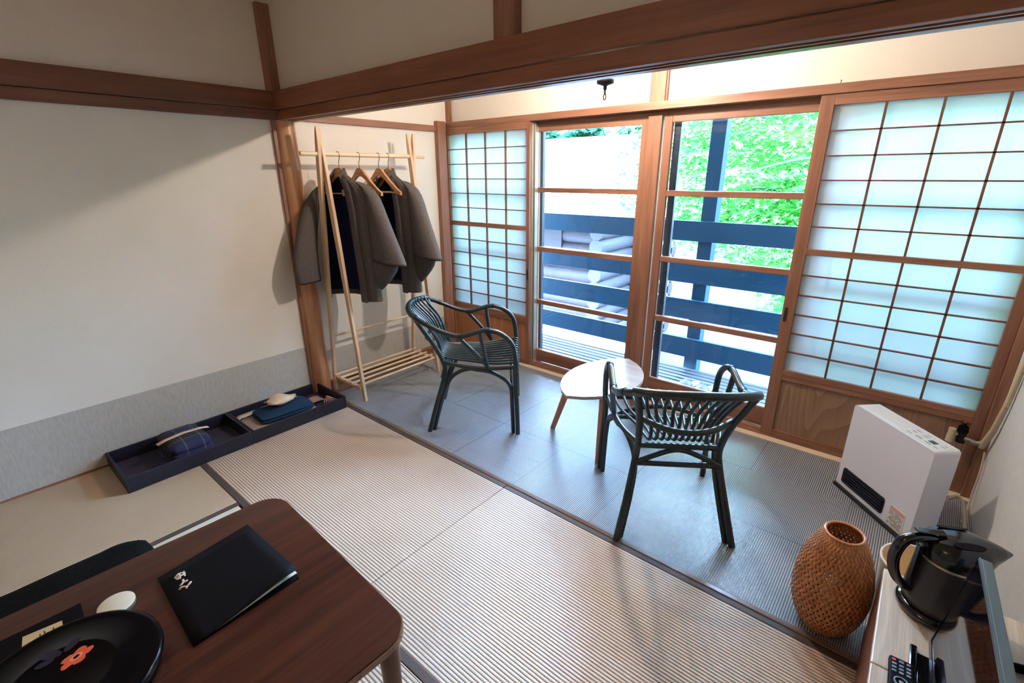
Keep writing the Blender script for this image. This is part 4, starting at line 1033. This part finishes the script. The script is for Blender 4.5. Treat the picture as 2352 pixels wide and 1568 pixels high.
def leafpoly(c, n, u, s):
    v = n.cross(u); pts = []
    for k_ in range(10):
        a = pi*2*k_/10+.12*sin(k_*4.1); rr = s*((1.2, .4, 1, .34, .6, .3, .55, .34, .95, .4)[k_]); pts.append(c+(u*cos(a)+v*sin(a))*rr)
    return pts
def foliage(center, size, nspray, per, s, rnd, flat=.35, shape=None):
    m = MB()
    for i in range(nspray):
        while True:
            p = Vector((rnd.uniform(-1, 1), rnd.uniform(-1, 1), rnd.uniform(-1, 1)))
            if p.length < 1: break
        c = Vector(center)+Vector((p.x*size[0], p.y*size[1], p.z*size[2]))
        if shape and not shape(c): continue
        tilt = Vector((rnd.uniform(-.4, .4), rnd.uniform(-.7, .1), 1)).normalized()
        for j in range(per):
            a = rnd.uniform(0, 2*pi); rad_ = rnd.uniform(0, .42)
            q = c+Vector((cos(a)*rad_, sin(a)*rad_, rnd.uniform(-.05, .05)-rad_*.2))
            n = (tilt+Vector((rnd.uniform(-.6, .6), rnd.uniform(-.6, .6), rnd.uniform(-.2, .2)))).normalized()
            u = n.orthogonal().normalized(); u = Matrix.Rotation(rnd.uniform(0, 6.28), 3, n)@u
            pts = leafpoly(q, n, u, s*rnd.uniform(.6, 1.15)); m.add(pts, [tuple(range(10))])
    return m
def maple():
    rnd = random.Random(11)
    t = thing('maple_tree', (2.6, 6.6, -2.2), 'bright green maple tree filling the right glass door', 'tree')
    MB().tube(spline([(3.0, 7.0, -2.2), (2.9, 6.9, -.6), (2.7, 6.7, .8), (2.4, 6.7, 2.2), (2.2, 6.8, 3.6)], 5), [.16-.005*i for i in range(21)], 10).build('trunk', M['bark'], t)
    br = [[(2.7, 6.7, .6), (2.2, 6.2, 1.1), (1.5, 5.6, 1.3), (.7, 5.2, 1.2)], [(2.6, 6.7, 1.3), (2.0, 5.8, 1.9), (1.2, 5.2, 2.2), (.4, 5, 2.5)], [(2.7, 6.7, .9), (2.6, 5.6, 1.5), (2.1, 4.8, 1.65), (1.5, 4.5, 1.5)],
          [(2.6, 6.7, 1.5), (2.7, 5.4, 2.1), (2.2, 4.9, 2.5), (1.3, 4.6, 2.9)], [(2.8, 6.8, .2), (2.9, 5.8, .5), (2.6, 5, .5), (2.1, 4.7, .35)], [(2.8, 6.8, .0), (3.2, 6, .1), (3.0, 5.2, 0), (2.6, 4.9, -.3)], [(2.5, 6.7, 2.), (3, 5.8, 2.6), (2.8, 5.1, 3)]]
    for b in br:
        sp = spline(b, 6); MB().tube(sp, [.035*(1-.8*i/len(sp)) for i in range(len(sp))], 8).build('branch', M['bark'], t)
    m = foliage((1.9, 6.0, 2.2), (2.4, 1.5, 1.7), 900, 34, .062, rnd)
    m2 = foliage((2.0, 5.6, .85), (1.8, 1.0, .55), 240, 30, .06, rnd); m.add(m2.v, m2.f)
    m3 = foliage((2.5, 5.2, -.1), (.75, .5, .3), 75, 26, .058, rnd); m.add(m3.v, m3.f)
    m4 = foliage((-.15, 5.4, 1.6), (.45, .4, .75), 34, 22, .06, rnd); m.add(m4.v, m4.f)
    o = m.build('foliage', M['leaf'], t); o['kind'] = 'stuff'
maple()
def bush(x, y, z, sx, sy, sz, n, label, seed, mat='leafd', trunk=True):
    t = thing('tree', (x, y, -2.2), label, 'tree', 'trees beyond the cabin')
    MB().tube([(x, y, -2.2), (x, y, z)], .12, 8).build('trunk', M['bark'], t)
    o = foliage((x, y, z), (sx, sy, sz), n, 20, .16, random.Random(seed)).build('foliage', M[mat], t); o['kind'] = 'stuff'
bush(-7.6, 12.8, 2.75, .5, .8, .6, 60, 'dark green tree above the left end of the cabin roof', 1)
bush(-5.7, 12.8, 2.7, .5, .8, .6, 55, 'dark green tree above the middle of the cabin roof', 2)
bush(-3.8, 12.8, 2.7, .5, .8, .6, 55, 'dark green tree above the right end of the cabin roof', 3)
bush(3.5, 12, 2.0, 4.0, 1.5, 3.2, 420, 'pale green tree behind the maple', 4, 'leaf')

# ------------------------------------------------------------------ light
w = bpy.data.worlds.new('sky'); S.world = w; w.use_nodes = True
bg = w.node_tree.nodes['Background']; nt_ = w.node_tree
so_ = sep(nt_, 'Generated')                     # overcast sky: dull towards the horizon, three to four times brighter higher up
nt_.links.new(ramp(nt_, so_[2], [(.06, (.10, .14, .18, 1)), (.40, (.42, .63, 1.0, 1))]), bg.inputs[0]); bg.inputs[1].default_value = 120.0
sun = bpy.data.lights.new('sun', 'SUN'); sun.energy = 3; sun.angle = RAD(2); sun.color = (1, .97, .92)
so = bpy.data.objects.new('sun', sun); COL.objects.link(so)
so.rotation_euler = Vector((.25, .62, -.75)).to_track_quat('-Z', 'Y').to_euler()
lp = bpy.data.lights.new('pendant_light', 'POINT'); lp.energy = 88; lp.color = (1, .88, .78); lp.shadow_soft_size = .03
lo_ = bpy.data.objects.new('pendant_light', lp); COL.objects.link(lo_); lo_.location = (px_, py_, 2.105)
for o in bpy.data.objects:
    if o.name.startswith('bulb') and o.parent and o.parent.name.startswith('pendant'): o.visible_shadow = False
rl_ = bpy.data.lights.new('warm_fill_light', 'POINT'); rl_.energy = 11; rl_.color = (1, .66, .46); rl_.shadow_soft_size = .25  # added warm fill without a fixture, lifts the left wall and upper room
ro = bpy.data.objects.new('warm_fill_light', rl_); COL.objects.link(ro); ro.location = (1.9, -2.0, 2.05)
vs = S.view_settings; vs.view_transform = 'Standard'; vs.look = 'None'; vs.gamma = 1; vs.use_curve_mapping = False; vs.exposure = 0
S.cycles.max_bounces = 12; S.cycles.diffuse_bounces = 6; S.cycles.transparent_max_bounces = 16
